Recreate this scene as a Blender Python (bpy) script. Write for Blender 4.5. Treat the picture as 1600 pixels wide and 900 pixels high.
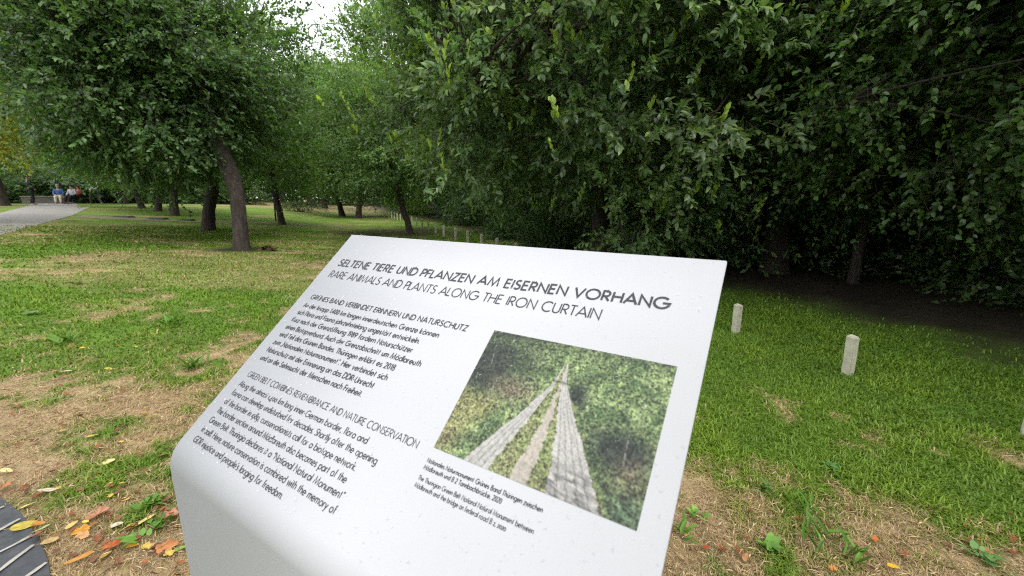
import bpy, bmesh, math, random
import numpy as np
from mathutils import Vector, Matrix

R = math.radians
sc = bpy.context.scene
COL = sc.collection
for o in list(bpy.data.objects):
    bpy.data.objects.remove(o)

# ------------------------------------------------------------------ camera, sky, sun, exposure
CAM_H = 1.22
FPX, PITCH = 659.4, R(12.007)
cam_d = bpy.data.cameras.new('camera')
cam_d.sensor_width = 36.0
cam_d.lens = 36.0 * FPX / 1600.0
cam_d.clip_start = 0.02
cam_d.clip_end = 2000
cam_d.dof.use_dof = True
cam_d.dof.focus_distance = 1.05
cam_d.dof.aperture_fstop = 6.3
cam = bpy.data.objects.new('camera', cam_d)
COL.objects.link(cam)
cam.location = (0, 0, CAM_H)
cam.rotation_euler = (R(90) - PITCH, 0, 0)
sc.camera = cam

SUN_EL, SUN_AZ = R(50), R(148)          # azimuth clockwise from +Y: behind the camera, to its right, veiled by cloud
world = bpy.data.worlds.new('World')
sc.world = world
world.use_nodes = True
wn, wl = world.node_tree.nodes, world.node_tree.links
wn.clear()
w_out = wn.new('ShaderNodeOutputWorld')
w_bg = wn.new('ShaderNodeBackground')
w_bg.inputs['Strength'].default_value = 0.15
w_sky = wn.new('ShaderNodeTexSky')
w_sky.sky_type = 'NISHITA'
w_sky.sun_disc = False
w_sky.sun_elevation = SUN_EL
w_sky.sun_rotation = SUN_AZ
w_sky.air_density = 1.0
w_sky.dust_density = 3.0
w_tc = wn.new('ShaderNodeTexCoord')
w_map = wn.new('ShaderNodeMapping')
w_map.inputs['Scale'].default_value = (1.0, 1.0, 2.2)
w_noise = wn.new('ShaderNodeTexNoise')
w_noise.inputs['Scale'].default_value = 2.2
w_noise.inputs['Detail'].default_value = 6
w_ramp = wn.new('ShaderNodeValToRGB')
w_ramp.color_ramp.elements[0].position = 0.3
w_ramp.color_ramp.elements[0].color = (8.2, 8.5, 9.0, 1)
w_ramp.color_ramp.elements[1].position = 0.75
w_ramp.color_ramp.elements[1].color = (11.5, 11.6, 11.9, 1)
w_mix = wn.new('ShaderNodeMixRGB')
w_mix.inputs['Fac'].default_value = 0.9
wl.new(w_tc.outputs['Generated'], w_map.inputs['Vector'])
wl.new(w_map.outputs['Vector'], w_noise.inputs['Vector'])
wl.new(w_noise.outputs['Fac'], w_ramp.inputs['Fac'])
wl.new(w_sky.outputs['Color'], w_mix.inputs['Color1'])
wl.new(w_ramp.outputs['Color'], w_mix.inputs['Color2'])
wl.new(w_mix.outputs['Color'], w_bg.inputs['Color'])
wl.new(w_bg.outputs['Background'], w_out.inputs['Surface'])

sun_d = bpy.data.lights.new('sun', 'SUN')
sun_d.energy = 1.5
sun_d.angle = R(25)
sun_d.color = (1.0, 0.97, 0.92)
sun = bpy.data.objects.new('sun', sun_d)
COL.objects.link(sun)
sdir = Vector((math.sin(SUN_AZ) * math.cos(SUN_EL), math.cos(SUN_AZ) * math.cos(SUN_EL), math.sin(SUN_EL)))
sun.rotation_euler = sdir.to_track_quat('Z', 'Y').to_euler()
sun.location = (0, 0, 30)

sc.view_settings.view_transform = 'Standard'
sc.view_settings.look = 'None'
sc.view_settings.gamma = 1.0
sc.view_settings.exposure = 0.65
sc.cycles.use_denoising = False
sc.cycles.filter_width = 1.1
sc.cycles.max_bounces = 6
sc.cycles.transparent_max_bounces = 6

# ------------------------------------------------------------------ helpers
def _hash(ix, iy, seed):
    h = (ix.astype(np.int64) * 374761393 + iy.astype(np.int64) * 668265263 + seed * 1442695041) & 0xffffffff
    h = ((h ^ (h >> 13)) * 1274126177) & 0xffffffff
    h = h ^ (h >> 16)
    return (h & 0xffff) / 65535.0

def vnoise(x, y, seed=0):
    x = np.asarray(x, float); y = np.asarray(y, float)
    ix = np.floor(x); iy = np.floor(y)
    fx = x - ix; fy = y - iy
    fx = fx * fx * (3 - 2 * fx); fy = fy * fy * (3 - 2 * fy)
    ix = ix.astype(np.int64); iy = iy.astype(np.int64)
    a = _hash(ix, iy, seed); b = _hash(ix + 1, iy, seed)
    c = _hash(ix, iy + 1, seed); d = _hash(ix + 1, iy + 1, seed)
    return (a * (1 - fx) + b * fx) * (1 - fy) + (c * (1 - fx) + d * fx) * fy

def fbm(x, y, seed=0, octs=4, gain=0.5):
    s = 0; amp = 1; tot = 0
    for k in range(octs):
        s = s + amp * vnoise(x * 2 ** k + 17.3 * k, y * 2 ** k - 9.1 * k, seed + k)
        tot += amp; amp *= gain
    return s / tot

def sstep(a, b, x):
    t = np.clip((x - a) / (b - a), 0, 1)
    return t * t * (3 - 2 * t)

def hgt(x, y):
    """Ground height: flat round the board and along the wood, rising gently to the far left."""
    x = np.asarray(x, float); y = np.asarray(y, float)
    s = -x - 0.4 * y
    sp = np.log1p(np.exp(np.clip(s * 1.5, -30, 30))) / 1.5
    base = 0.95 * (1 - np.exp(-sp / 9.0)) * sstep(2.0, 10.0, y + 0.35 * np.abs(x))
    return base + 0.10 * sstep(45, 110, y)

_F = np.array([0, math.cos(PITCH), -math.sin(PITCH)])
_U = np.array([0, math.sin(PITCH), math.cos(PITCH)])
def at(px, py):
    """World point of the ground seen at a pixel of the 1600 x 900 photograph."""
    d = _F + np.array([1, 0, 0]) * ((px - 800) / FPX) - _U * ((py - 450) / FPX)
    lo, hi = 0.2, 0.2
    o = np.array([0, 0, CAM_H])
    t = 0.3
    while t < 160:
        p = o + d * t
        if p[2] < hgt(p[0], p[1]):
            break
        lo = t
        t *= 1.01
    hi = t
    for _ in range(30):
        m = (lo + hi) / 2
        p = o + d * m
        if p[2] < hgt(p[0], p[1]): hi = m
        else: lo = m
    p = o + d * hi
    return Vector((p[0], p[1], float(hgt(p[0], p[1]))))

def tag(o, label=None, cat=None, group=None, kind=None):
    if label: o['label'] = label
    if cat: o['category'] = cat
    if group: o['group'] = group
    if kind: o['kind'] = kind
    return o

def empty(name, loc, label=None, cat=None, group=None, rz=0.0):
    o = bpy.data.objects.new(name, None)
    COL.objects.link(o)
    o.location = loc
    o.rotation_euler = (0, 0, rz)
    o.empty_display_size = 0.2
    return tag(o, label, cat, group)

def link_mesh(name, me, mat, parent=None):
    o = bpy.data.objects.new(name, me)
    COL.objects.link(o)
    if mat is not None and not me.materials:
        me.materials.append(mat)
    if parent is not None:
        o.parent = parent
    return o

def np_mesh(name, V, faces, cols=None, smooth=False):
    """V (n,3); faces: list of int arrays (m,k); cols (n,3) linear colours stored as 'col'."""
    me = bpy.data.meshes.new(name)
    V = np.ascontiguousarray(V, np.float32)
    me.vertices.add(len(V))
    me.vertices.foreach_set('co', V.ravel())
    loops = np.concatenate([f.ravel() for f in faces]).astype(np.int32)
    tot = np.concatenate([np.full(len(f), f.shape[1], np.int32) for f in faces])
    start = np.concatenate([[0], np.cumsum(tot)[:-1]]).astype(np.int32)
    me.loops.add(len(loops))
    me.loops.foreach_set('vertex_index', loops)
    me.polygons.add(len(tot))
    me.polygons.foreach_set('loop_start', start)
    me.polygons.foreach_set('loop_total', tot)
    if smooth:
        me.polygons.foreach_set('use_smooth', np.ones(len(tot), bool))
    me.update(calc_edges=True)
    if cols is not None:
        a = me.attributes.new('col', 'FLOAT_COLOR', 'POINT')
        c = np.ones((len(V), 4), np.float32); c[:, :3] = cols
        a.data.foreach_set('color', c.ravel())
    return me

class MB:
    """Collects vertices and faces for one mesh."""
    def __init__(s): s.v = []; s.f = []; s.c = []
    def add(s, vs, fs, col=None):
        n = len(s.v)
        s.v += [tuple(v) for v in vs]
        s.f += [tuple(i + n for i in f) for f in fs]
        s.c += [col or (1, 1, 1)] * len(vs)
    def box(s, c, d, rz=0.0, taper=1.0):
        cx, cy, cz = c; dx, dy, dz = d[0] / 2, d[1] / 2, d[2] / 2
        vs = []
        for k, z in ((1, -dz), (taper, dz)):
            for x, y in ((-dx, -dy), (dx, -dy), (dx, dy), (-dx, dy)):
                x *= k; y *= k
                vs.append((cx + x * math.cos(rz) - y * math.sin(rz), cy + x * math.sin(rz) + y * math.cos(rz), cz + z))
        s.add(vs, [(3, 2, 1, 0), (4, 5, 6, 7), (0, 1, 5, 4), (1, 2, 6, 5), (2, 3, 7, 6), (3, 0, 4, 7)])
    def tube(s, pts, rad, n=8, cap=True, rough=0.0, rng=None):
        pts = [Vector(p) for p in pts]
        rings = []
        prev = Vector((1, 0, 0))
        for i, p in enumerate(pts):
            d = (pts[min(i + 1, len(pts) - 1)] - pts[max(i - 1, 0)]).normalized()
            a = prev - d * prev.dot(d)
            if a.length < 1e-3:
                a = Vector((0, 1, 0)) - d * d.y
            a.normalize(); prev = a
            b = d.cross(a)
            r = rad[i]
            ring = []
            for k in range(n):
                t = 2 * math.pi * k / n
                rr = r * (1 + (rng.uniform(-rough, rough) if rng else 0))
                ring.append(p + a * math.cos(t) * rr + b * math.sin(t) * rr)
            rings.append(ring)
        vs = [v for rg in rings for v in rg]
        fs = []
        for i in range(len(rings) - 1):
            for k in range(n):
                k2 = (k + 1) % n
                fs.append((i * n + k, i * n + k2, (i + 1) * n + k2, (i + 1) * n + k))
        if cap:
            fs.append(tuple(range(n - 1, -1, -1)))
            fs.append(tuple((len(rings) - 1) * n + k for k in range(n)))
        s.add(vs, fs)
    def mesh(s, name, smooth=False):
        me = bpy.data.meshes.new(name)
        me.from_pydata(s.v, [], s.f)
        if smooth:
            me.polygons.foreach_set('use_smooth', np.ones(len(s.f), bool))
        me.update()
        return me
    def build(s, name, mat, parent=None, smooth=False):
        return link_mesh(name, s.mesh(name, smooth), mat, parent)

# ------------------------------------------------------------------ materials
def mat_new(name):
    m = bpy.data.materials.new(name)
    m.use_nodes = True
    n, l = m.node_tree.nodes, m.node_tree.links
    return m, n, l, n['Principled BSDF']

def noise_node(n, l, scale, detail=4, vec=None, coord='Object', rough=0.55):
    t = n.new('ShaderNodeTexNoise')
    t.inputs['Scale'].default_value = scale
    t.inputs['Detail'].default_value = detail
    t.inputs['Roughness'].default_value = rough
    if vec is None:
        c = n.new('ShaderNodeTexCoord'); vec = c.outputs[coord]
    l.new(vec, t.inputs['Vector'])
    return t

def ramp_node(n, l, fac, stops):
    r = n.new('ShaderNodeValToRGB')
    e = r.color_ramp.elements
    while len(e) < len(stops): e.new(0.5)
    for i, (p, c) in enumerate(stops):
        e[i].position = p; e[i].color = (c[0], c[1], c[2], 1)
    l.new(fac, r.inputs['Fac'])
    return r

def bump_node(n, l, h, strength, dist, bsdf):
    b = n.new('ShaderNodeBump')
    b.inputs['Strength'].default_value = strength
    b.inputs['Distance'].default_value = dist
    l.new(h, b.inputs['Height'])
    l.new(b.outputs['Normal'], bsdf.inputs['Normal'])
    return b

def mat_simple(name, c1, c2, scale=8.0, rough=0.7, bump=0.0, bdist=0.01, detail=5, spec=0.4):
    m, n, l, b = mat_new(name)
    t = noise_node(n, l, scale, detail)
    r = ramp_node(n, l, t.outputs['Fac'], [(0.3, c1), (0.7, c2)])
    l.new(r.outputs['Color'], b.inputs['Base Color'])
    b.inputs['Roughness'].default_value = rough
    b.inputs['Specular IOR Level'].default_value = spec
    if bump:
        bump_node(n, l, t.outputs['Fac'], bump, bdist, b)
    return m

def mat_leaf(name, transl=0.25, rough=0.45, spec=0.5):
    """Leaf colour comes from the leaf itself (attribute col); the blade lets some light through."""
    m, n, l, b = mat_new(name)
    a = n.new('ShaderNodeAttribute'); a.attribute_name = 'col'
    l.new(a.outputs['Color'], b.inputs['Base Color'])
    b.inputs['Roughness'].default_value = rough
    b.inputs['Specular IOR Level'].default_value = spec
    tr = n.new('ShaderNodeBsdfTranslucent')
    mx = n.new('ShaderNodeMixRGB'); mx.blend_type = 'MULTIPLY'; mx.inputs['Fac'].default_value = 1
    mx.inputs['Color2'].default_value = (1.25, 1.35, 0.7, 1)
    l.new(a.outputs['Color'], mx.inputs['Color1'])
    l.new(mx.outputs['Color'], tr.inputs['Color'])
    ms = n.new('ShaderNodeMixShader'); ms.inputs['Fac'].default_value = transl
    l.new(b.outputs['BSDF'], ms.inputs[1]); l.new(tr.outputs['BSDF'], ms.inputs[2])
    l.new(ms.outputs['Shader'], n['Material Output'].inputs['Surface'])
    return m

M_LEAF = mat_leaf('leaf', 0.46, 0.38, 0.6)
M_GRASS = mat_leaf('grass_blade', 0.3, 0.55, 0.3)
M_LITTER = mat_leaf('fallen_leaf', 0.1, 0.6, 0.3)

def mat_bark():
    m, n, l, b = mat_new('bark')
    c = n.new('ShaderNodeTexCoord')
    mp = n.new('ShaderNodeMapping'); mp.inputs['Scale'].default_value = (1, 1, 0.25)
    l.new(c.outputs['Object'], mp.inputs['Vector'])
    t = noise_node(n, l, 17, 9, mp.outputs['Vector'], rough=0.75)
    r = ramp_node(n, l, t.outputs['Fac'], [(0.3, (0.014, 0.010, 0.008)), (0.52, (0.052, 0.038, 0.031)), (0.75, (0.13, 0.10, 0.085))])
    l.new(r.outputs['Color'], b.inputs['Base Color'])
    b.inputs['Roughness'].default_value = 0.9
    bump_node(n, l, t.outputs['Fac'], 1.0, 0.06, b)
    return m
M_BARK = mat_bark()
M_TWIG = mat_simple('twig_bark', (0.03, 0.024, 0.018), (0.07, 0.055, 0.04), 30, 0.85)

# ------------------------------------------------------------------ ground
P_NEAR = at(1324, 584)
def wood_off(x, y):
    """Metres beyond the row of posts, towards the wood."""
    lx, ly = 2.38, 2.81
    nx, ny = 0.924, 0.383
    return (np.asarray(x) - lx) * nx + (np.asarray(y) - ly) * ny

def dry_amount(x, y):
    """0 fresh turf .. 1 straw-dry, from wear round the board and from the far dry field."""
    x = np.asarray(x, float); y = np.asarray(y, float)
    n1 = fbm(x * 0.9, y * 0.9, 3, 4)
    n2 = .6 * fbm(x * 4.2, y * 4.2, 11, 3) + .4 * fbm(x * 13, y * 13, 14, 2)
    d = np.hypot(x * 0.78 + 0.45, y - 0.4)
    bias = 1.0 - sstep(1.2, 5.6, d)
    right = sstep(-0.2, 1.2, x) * sstep(0.9, 2.2, y) 
    v = bias * 0.55 + (n1 - 0.5) * 2.3 + (n2 - 0.5) * 2.2 - right * (0.34 + 0.26 * sstep(2.0, 2.8, y + .35 * x)) + 0.03
    near_r = sstep(.15, .6, x) * (1 - sstep(1.35, 2.05, np.hypot(x * .8, y) + .25 * (n2 - .5) + .5 * (n1 - .5)))
    v = v + near_r * .75
    v = sstep(0.20, 0.95, v)
    far = sstep(30, 40, y) * sstep(6, 9, -x) * 0.75
    mid = 0.36 * sstep(0.42, 0.72, fbm(x * 0.55, y * 0.9, 21, 4)) * sstep(1.5, -0.5, x)
    return np.clip(np.maximum(np.maximum(v, far), mid * (1 - bias)), 0, 1)

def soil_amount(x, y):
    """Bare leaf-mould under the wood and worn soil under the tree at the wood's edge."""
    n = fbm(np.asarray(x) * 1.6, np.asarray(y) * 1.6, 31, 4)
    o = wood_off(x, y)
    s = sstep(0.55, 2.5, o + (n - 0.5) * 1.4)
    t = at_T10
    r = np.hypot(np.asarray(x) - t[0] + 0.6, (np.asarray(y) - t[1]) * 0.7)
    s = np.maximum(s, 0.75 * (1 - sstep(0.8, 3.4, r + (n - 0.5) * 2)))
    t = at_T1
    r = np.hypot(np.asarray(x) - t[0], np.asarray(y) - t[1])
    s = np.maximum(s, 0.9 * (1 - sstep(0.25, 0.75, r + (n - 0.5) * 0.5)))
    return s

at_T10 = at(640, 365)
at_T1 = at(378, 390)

def turf_cols(x, y, rng, blades=False):
    dry = dry_amount(x, y); soil = soil_amount(x, y)
    n = fbm(np.asarray(x) * 2.3, np.asarray(y) * 2.3, 41, 3)[..., None]
    fine = vnoise(np.asarray(x) * 34, np.asarray(y) * 34, 45)[..., None]
    g = np.array([0.092, 0.172, 0.018]) * (0.6 + 0.8 * n)
    if blades:
        straw = np.array([0.42, 0.31, 0.155]) * (0.6 + 0.7 * n)
    else:
        straw = np.array([0.33, 0.24, 0.135]) * (0.5 + 0.5 * fine + 0.4 * n)
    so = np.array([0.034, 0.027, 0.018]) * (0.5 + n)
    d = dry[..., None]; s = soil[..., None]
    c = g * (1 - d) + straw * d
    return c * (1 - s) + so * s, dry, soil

def axis(parts):
    a = []
    for lo, hi, st in parts:
        a.append(np.arange(lo, hi, st))
    return np.unique(np.concatenate(a + [[parts[-1][1]]]))

xs = axis([(-400, -60, 40), (-60, -14, 1.5), (-14, -4, 0.25), (-4, 4.5, 0.05), (4.5, 14, 0.3), (14, 60, 2.5), (60, 400, 40)])
ys = axis([(-60, -2, 4), (-2, 0.2, 0.2), (0.2, 6, 0.05), (6, 16, 0.15), (16, 60, 0.7), (60, 120, 4), (120, 600, 60)])
GX, GY = np.meshgrid(xs, ys)
GZ = hgt(GX, GY) + 0.02 * (fbm(GX * 1.1, GY * 1.1, 71, 3) - 0.5) * sstep(0, 3, 5 - np.hypot(GX, GY)) 
gc, _, _ = turf_cols(GX.ravel(), GY.ravel(), None)
nx_, ny_ = len(xs), len(ys)
idx = np.arange(nx_ * ny_).reshape(ny_, nx_)
gf = np.stack([idx[:-1, :-1], idx[:-1, 1:], idx[1:, 1:], idx[1:, :-1]], -1).reshape(-1, 4)
m, n, l, b = mat_new('turf')
a = n.new('ShaderNodeAttribute'); a.attribute_name = 'col'
t = noise_node(n, l, 60, 6, rough=0.7)
t2 = noise_node(n, l, 6, 5)
mm = n.new('ShaderNodeMath'); mm.operation = 'MULTIPLY_ADD'; mm.inputs[1].default_value = 1.3; mm.inputs[2].default_value = 0.0
ad = n.new('ShaderNodeMath'); ad.operation = 'ADD'
l.new(t.outputs['Fac'], mm.inputs[0]); l.new(mm.outputs[0], ad.inputs[0]); l.new(t2.outputs['Fac'], ad.inputs[1])
mx = n.new('ShaderNodeMixRGB'); mx.blend_type = 'MULTIPLY'; mx.inputs['Fac'].default_value = 1
l.new(a.outputs['Color'], mx.inputs['Color1']); l.new(ad.outputs[0], mx.inputs['Color2'])
l.new(mx.outputs['Color'], b.inputs['Base Color'])
b.inputs['Roughness'].default_value = 0.95
b.inputs['Specular IOR Level'].default_value = 0.1
bump_node(n, l, t.outputs['Fac'], 0.8, 0.03, b)
M_TURF = m
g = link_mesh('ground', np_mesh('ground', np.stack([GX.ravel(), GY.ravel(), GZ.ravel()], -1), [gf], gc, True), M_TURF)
tag(g, kind='structure')

# ------------------------------------------------------------------ grey path on the left and the thin worn track
def strip(name, A, B, mat, lift=0.006, sub=6, thick=0.0):
    """A ribbon between two rows of ground points that follows the ground."""
    def dense(P):
        out = []
        for i in range(len(P) - 1):
            for k in range(sub):
                q = P[i].lerp(P[i + 1], k / sub); out.append(q)
        out.append(P[-1]); return out
    A, B = dense(A), dense(B)
    m_ = MB(); n_ = 9
    vs = []
    for p, q in zip(A, B):
        for k in range(n_):
            r = p.lerp(q, k / (n_ - 1))
            e = 0.35 * (vnoise(r.x * 2.5, r.y * 2.5, 5) - 0.5) * (1 if k in (0, n_ - 1) else 0) * min(1, (p - q).length * .2)
            r = r + (q - p).normalized() * float(e)
            vs.append((r.x, r.y, float(hgt(r.x, r.y)) + lift + 0.02 * math.sin(math.pi * k / (n_ - 1))))
    fs = [(i * n_ + k, i * n_ + k + 1, (i + 1) * n_ + k + 1, (i + 1) * n_ + k) for i in range(len(A) - 1) for k in range(n_ - 1)]
    m_.add(vs, fs)
    o = m_.build(name, mat, smooth=True)
    return tag(o, kind='structure')

M_ASPH = mat_simple('path_gravel', (0.21, 0.195, 0.18), (0.30, 0.28, 0.255), 3.0, 0.85, 0.4, 0.01, 8)
pa = [at(-260, 470), at(-120, 412), at(0, 368), at(60, 351), at(112, 337), at(140, 324), at(147, 313), at(158, 309.3)]
pb = [at(-260, 372), at(-120, 352), at(0, 333), at(36, 324), at(62, 316.5), at(84, 311.5), at(98, 309.4), at(112, 308.2)]
strip('path', pa, pb, M_ASPH)
M_TRACK = mat_simple('worn_track', (0.13, 0.12, 0.06), (0.22, 0.18, 0.11), 2.0, 0.95)
ta = [at(118, 340), at(200, 343.5), at(290, 347), at(400, 350), at(480, 353), at(540, 356)]
tb = [at(130, 336), at(200, 340.0), at(290, 343.5), at(400, 347.5), at(480, 351), at(540, 354)]
strip('worn_path', ta, tb, M_TRACK)

# dark slate paving with pale joints at the near left, its end rounded
def build_paving():
    m_ = MB()
    a0 = at(0, 782); a1 = at(72, 862)
    edge = [at(-6, 776), at(14, 790), at(30, 802), at(44, 818), at(56, 838), at(68, 858), at(76, 880), at(80, 905), at(82, 960)]
    back = [Vector((e.x - 1.6, e.y + (0.02 if i else 0.1), 0)) for i, e in enumerate(edge)]
    top = []
    for e, b_ in zip(edge, back):
        top.append((e.x, e.y, float(hgt(e.x, e.y)) + 0.012)); top.append((b_.x, b_.y, float(hgt(b_.x, b_.y)) + 0.012))
    n_ = len(edge)
    fs = [(2 * i, 2 * i + 1, 2 * i + 3, 2 * i + 2) for i in range(n_ - 1)]
    low = [(x, y, z - 0.06) for x, y, z in top]
    sd = [(2 * i, 2 * i + 2, 2 * n_ + 2 * i + 2, 2 * n_ + 2 * i) for i in range(n_ - 1)]
    m_.add(top + low, fs + sd)
    m, n, l, b = mat_new('slate_paving')
    c = n.new('ShaderNodeTexCoord')
    t = noise_node(n, l, 26, 6, c.outputs['Object'])
    rb = ramp_node(n, l, t.outputs['Fac'], [(0.3, (0.016, 0.018, 0.021)), (0.75, (0.048, 0.05, 0.055))])
    l.new(rb.outputs['Color'], b.inputs['Base Color'])
    b.inputs['Roughness'].default_value = 0.5
    bump_node(n, l, t.outputs['Fac'], 0.4, 0.006, b)
    o = m_.build('paving', m)
    tag(o, kind='structure')
    # pale mortar joints, a few millimetres proud, as one sheet
    j = MB()
    pairs = [((-40, 818), (8, 796), 4.5), ((-60, 868), (33, 816), 6), ((-60, 900), (52, 842), 5.5), ((-60, 942), (55, 857), 7), ((-30, 960), (74, 885), 6), ((20, 985), (80, 925), 6)]
    mj = mat_simple('pale_mortar', (0.22, 0.21, 0.18), (0.38, 0.36, 0.315), 40, 0.9, 0.3, 0.003)
    for (p, q, w) in pairs:
        p = at(*p); q = at(*q)
        dirv = (q - p).normalized(); nv = Vector((-dirv.y, dirv.x, 0))
        N = 14; vs = []
        for i in range(N + 1):
            c_ = p.lerp(q, i / N)
            wv = 0.0011 * w * (0.75 + 0.5 * float(vnoise(c_.x * 40, c_.y * 40, 9)))
            wig = 0.006 * (float(vnoise(c_.x * 18, c_.y * 18, 4)) - .5)
            for sgn in (-1, 1):
                r = c_ + nv * (sgn * wv + wig)
                vs.append((r.x, r.y, float(hgt(c_.x, c_.y)) + 0.0165))
        j.add(vs, [(2 * i, 2 * i + 2, 2 * i + 3, 2 * i + 1) for i in range(N)])
    jo = j.build('paving_joint', mj)
    jo.parent = o
build_paving()

# ------------------------------------------------------------------ trees
def unit(a):
    return a / np.maximum(np.linalg.norm(a, axis=-1, keepdims=True), 1e-9)

def leaves_mesh(name, P, D, N, L, W, C, detail):
    """P base points, D blade directions, N blade normals, L lengths, W half widths, C colours."""
    D = unit(D); S = unit(np.cross(N, D)); N = np.cross(D, S)
    if detail == 2:
        tpl = np.array([[0, 0, 0], [.36, 0, -.05], [.72, 0, -.06], [1, 0, -.16], [.30, 1, .05], [.68, .78, 0.0], [.30, -1, .05], [.68, -.78, 0.0]])
        tris = np.array([[0, 1, 4], [2, 3, 5], [0, 6, 1], [2, 7, 3]])
        quads = np.array([[1, 2, 5, 4], [1, 6, 7, 2]])
    elif detail == 1:
        tpl = np.array([[0, 0, 0], [.55, 0, -.06], [1, 0, -.12], [.45, 1, .06], [.45, -1, .06]])
        tris = np.array([[0, 1, 3], [1, 2, 3], [0, 4, 1], [1, 4, 2]])
        quads = np.zeros((0, 4), int)
    else:
        tpl = np.array([[0, 0, 0], [.45, 1, .05], [1, 0, -.08], [.45, -1, .05]])
        tris = np.array([[0, 2, 1], [0, 3, 2]])
        quads = np.zeros((0, 4), int)
    k = len(tpl); n_ = len(P)
    V = (P[:, None, :] + D[:, None, :] * (tpl[None, :, 0, None] * L[:, None, None])
         + S[:, None, :] * (tpl[None, :, 1, None] * W[:, None, None])
         + N[:, None, :] * (tpl[None, :, 2, None] * L[:, None, None]))
    off = (np.arange(n_) * k)[:, None, None]
    F = []
    if len(tris): F.append((tris[None] + off).reshape(-1, 3))
    if len(quads): F.append((quads[None] + off).reshape(-1, 4))
    return np_mesh(name, V.reshape(-1, 3), F, np.repeat(C, k, 0), detail == 2)

def crown_leaves(rng, cen, rad, n_bough, n_twig, n_leaf, leaf, bough_r=0.7, zmin=-1e9, zmax=1e9, shell=0.5, droop=0.35,
                 col=(0.03, 0.062, 0.02), colvar=0.35, young=0.03, young_col=(0.36, 0.50, 0.07), twig_len=0.35, lean_up=0.1, keep=None, wratio=0.26, hue=0.0):
    """Boughs in an uneven ellipsoid; each bough carries twigs, each twig carries leaves. Returns leaf arrays, boughs and twigs."""
    cen = np.array(cen, float); rad = np.array(rad, float)
    bs = []
    while len(bs) < n_bough:
        v = rng.normal(size=3); v /= np.linalg.norm(v)
        r = shell + (1.0 - shell) * rng.random() ** 0.6
        lump = 0.82 + 0.36 * float(fbm(np.array(v[0] * 1.7 + 5), np.array(v[1] * 1.7 + v[2] * 2.3), 7, 2))
        p = cen + rad * v * r * lump
        if p[2] < zmin or p[2] > zmax: continue
        if keep is not None and not keep(p): continue
        bs.append(p)
    B = np.array(bs)
    out = unit((B - cen) / rad)
    T = np.repeat(B, n_twig, 0); O = np.repeat(out, n_twig, 0)
    bt = np.repeat(rng.random(n_bough), n_twig)
    m = len(T)
    off = rng.normal(size=(m, 3)) * bough_r * np.array([0.55, 0.55, 0.32])
    side = np.sum(off * O, 1)
    T = T + off
    is_y = rng.random(m) < young
    T[is_y] += O[is_y] * 0.42
    T[:, 2] -= droop * np.maximum(0, np.linalg.norm(off, axis=1)) * 0.5
    TD = unit(O * 0.9 + rng.normal(size=(m, 3)) * 0.75 + off / bough_r * 0.6 + np.array([0, 0, lean_up - droop]))
    tl = twig_len * (0.5 + rng.random(m)); tw_ = rng.random(m)
    TD[is_y] = unit(TD[is_y] * 0.5 + np.array([0, 0, 1.0]))
    # leaves alternate along each twig
    k = np.tile(np.arange(n_leaf), m); ti = np.repeat(np.arange(m), n_leaf)
    u = (k + 0.3 + 0.6 * rng.random(len(k))) / n_leaf
    P = T[ti] + TD[ti] * (u * tl[ti])[:, None]
    sag = -0.35 * droop * (u ** 2) * tl[ti]
    P[:, 2] += sag
    perp = unit(np.cross(TD[ti], rng.normal(size=(len(ti), 3))))
    D = unit(TD[ti] * (0.45 + 0.5 * u)[:, None] + perp * 0.85 + O[ti] * 0.25 + np.array([0, 0, 0.10]))
    yl = is_y[ti]
    D[yl] = unit(D[yl] + np.array([0, 0, 0.75]))
    N = unit(np.array([0, 0, 1.0]) + rng.normal(size=(len(ti), 3)) * 0.4 + O[ti] * 0.75)
    L = leaf * (0.6 + 0.6 * rng.random(len(ti)))
    W = L * wratio * (0.8 + 0.4 * rng.random(len(ti)))
    c = np.array(col)
    C = 1.45 * c[None] * (1 + colvar * (rng.random((len(ti), 1)) * 2 - 1)) * (0.62 + 0.6 * bt[ti] + 0.3 * (tw_[ti] - .5))[:, None]
    warm = rng.random(len(ti)) ** 2
    warm = np.clip(warm * .8 + .7 * np.maximum(0, bt[ti] * 7.3 % 1 - .55), 0, 1)
    C = C * (1 + np.stack([0.55 * warm, 0.22 * warm, -.1 * warm], 1))
    tip = yl & (u > 0.35)
    C[tip] = np.array(young_col)[None] * (0.6 + 0.6 * rng.random((tip.sum(), 1)))
    L[tip] *= 0.8
    return (P, D, N, L, W, C), B, (T, TD, tl)

def limb_path(a, b, rng, bend=0.15, n=6, up=0.3):
    a = Vector(a); b = Vector(b)
    d = b - a; L = d.length
    off = Vector((rng.uniform(-1, 1), rng.uniform(-1, 1), up)) * L * bend
    return [a + d * t + off * (4 * t * (1 - t)) * .6 for t in [i / (n - 1) for i in range(n)]]

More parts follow.
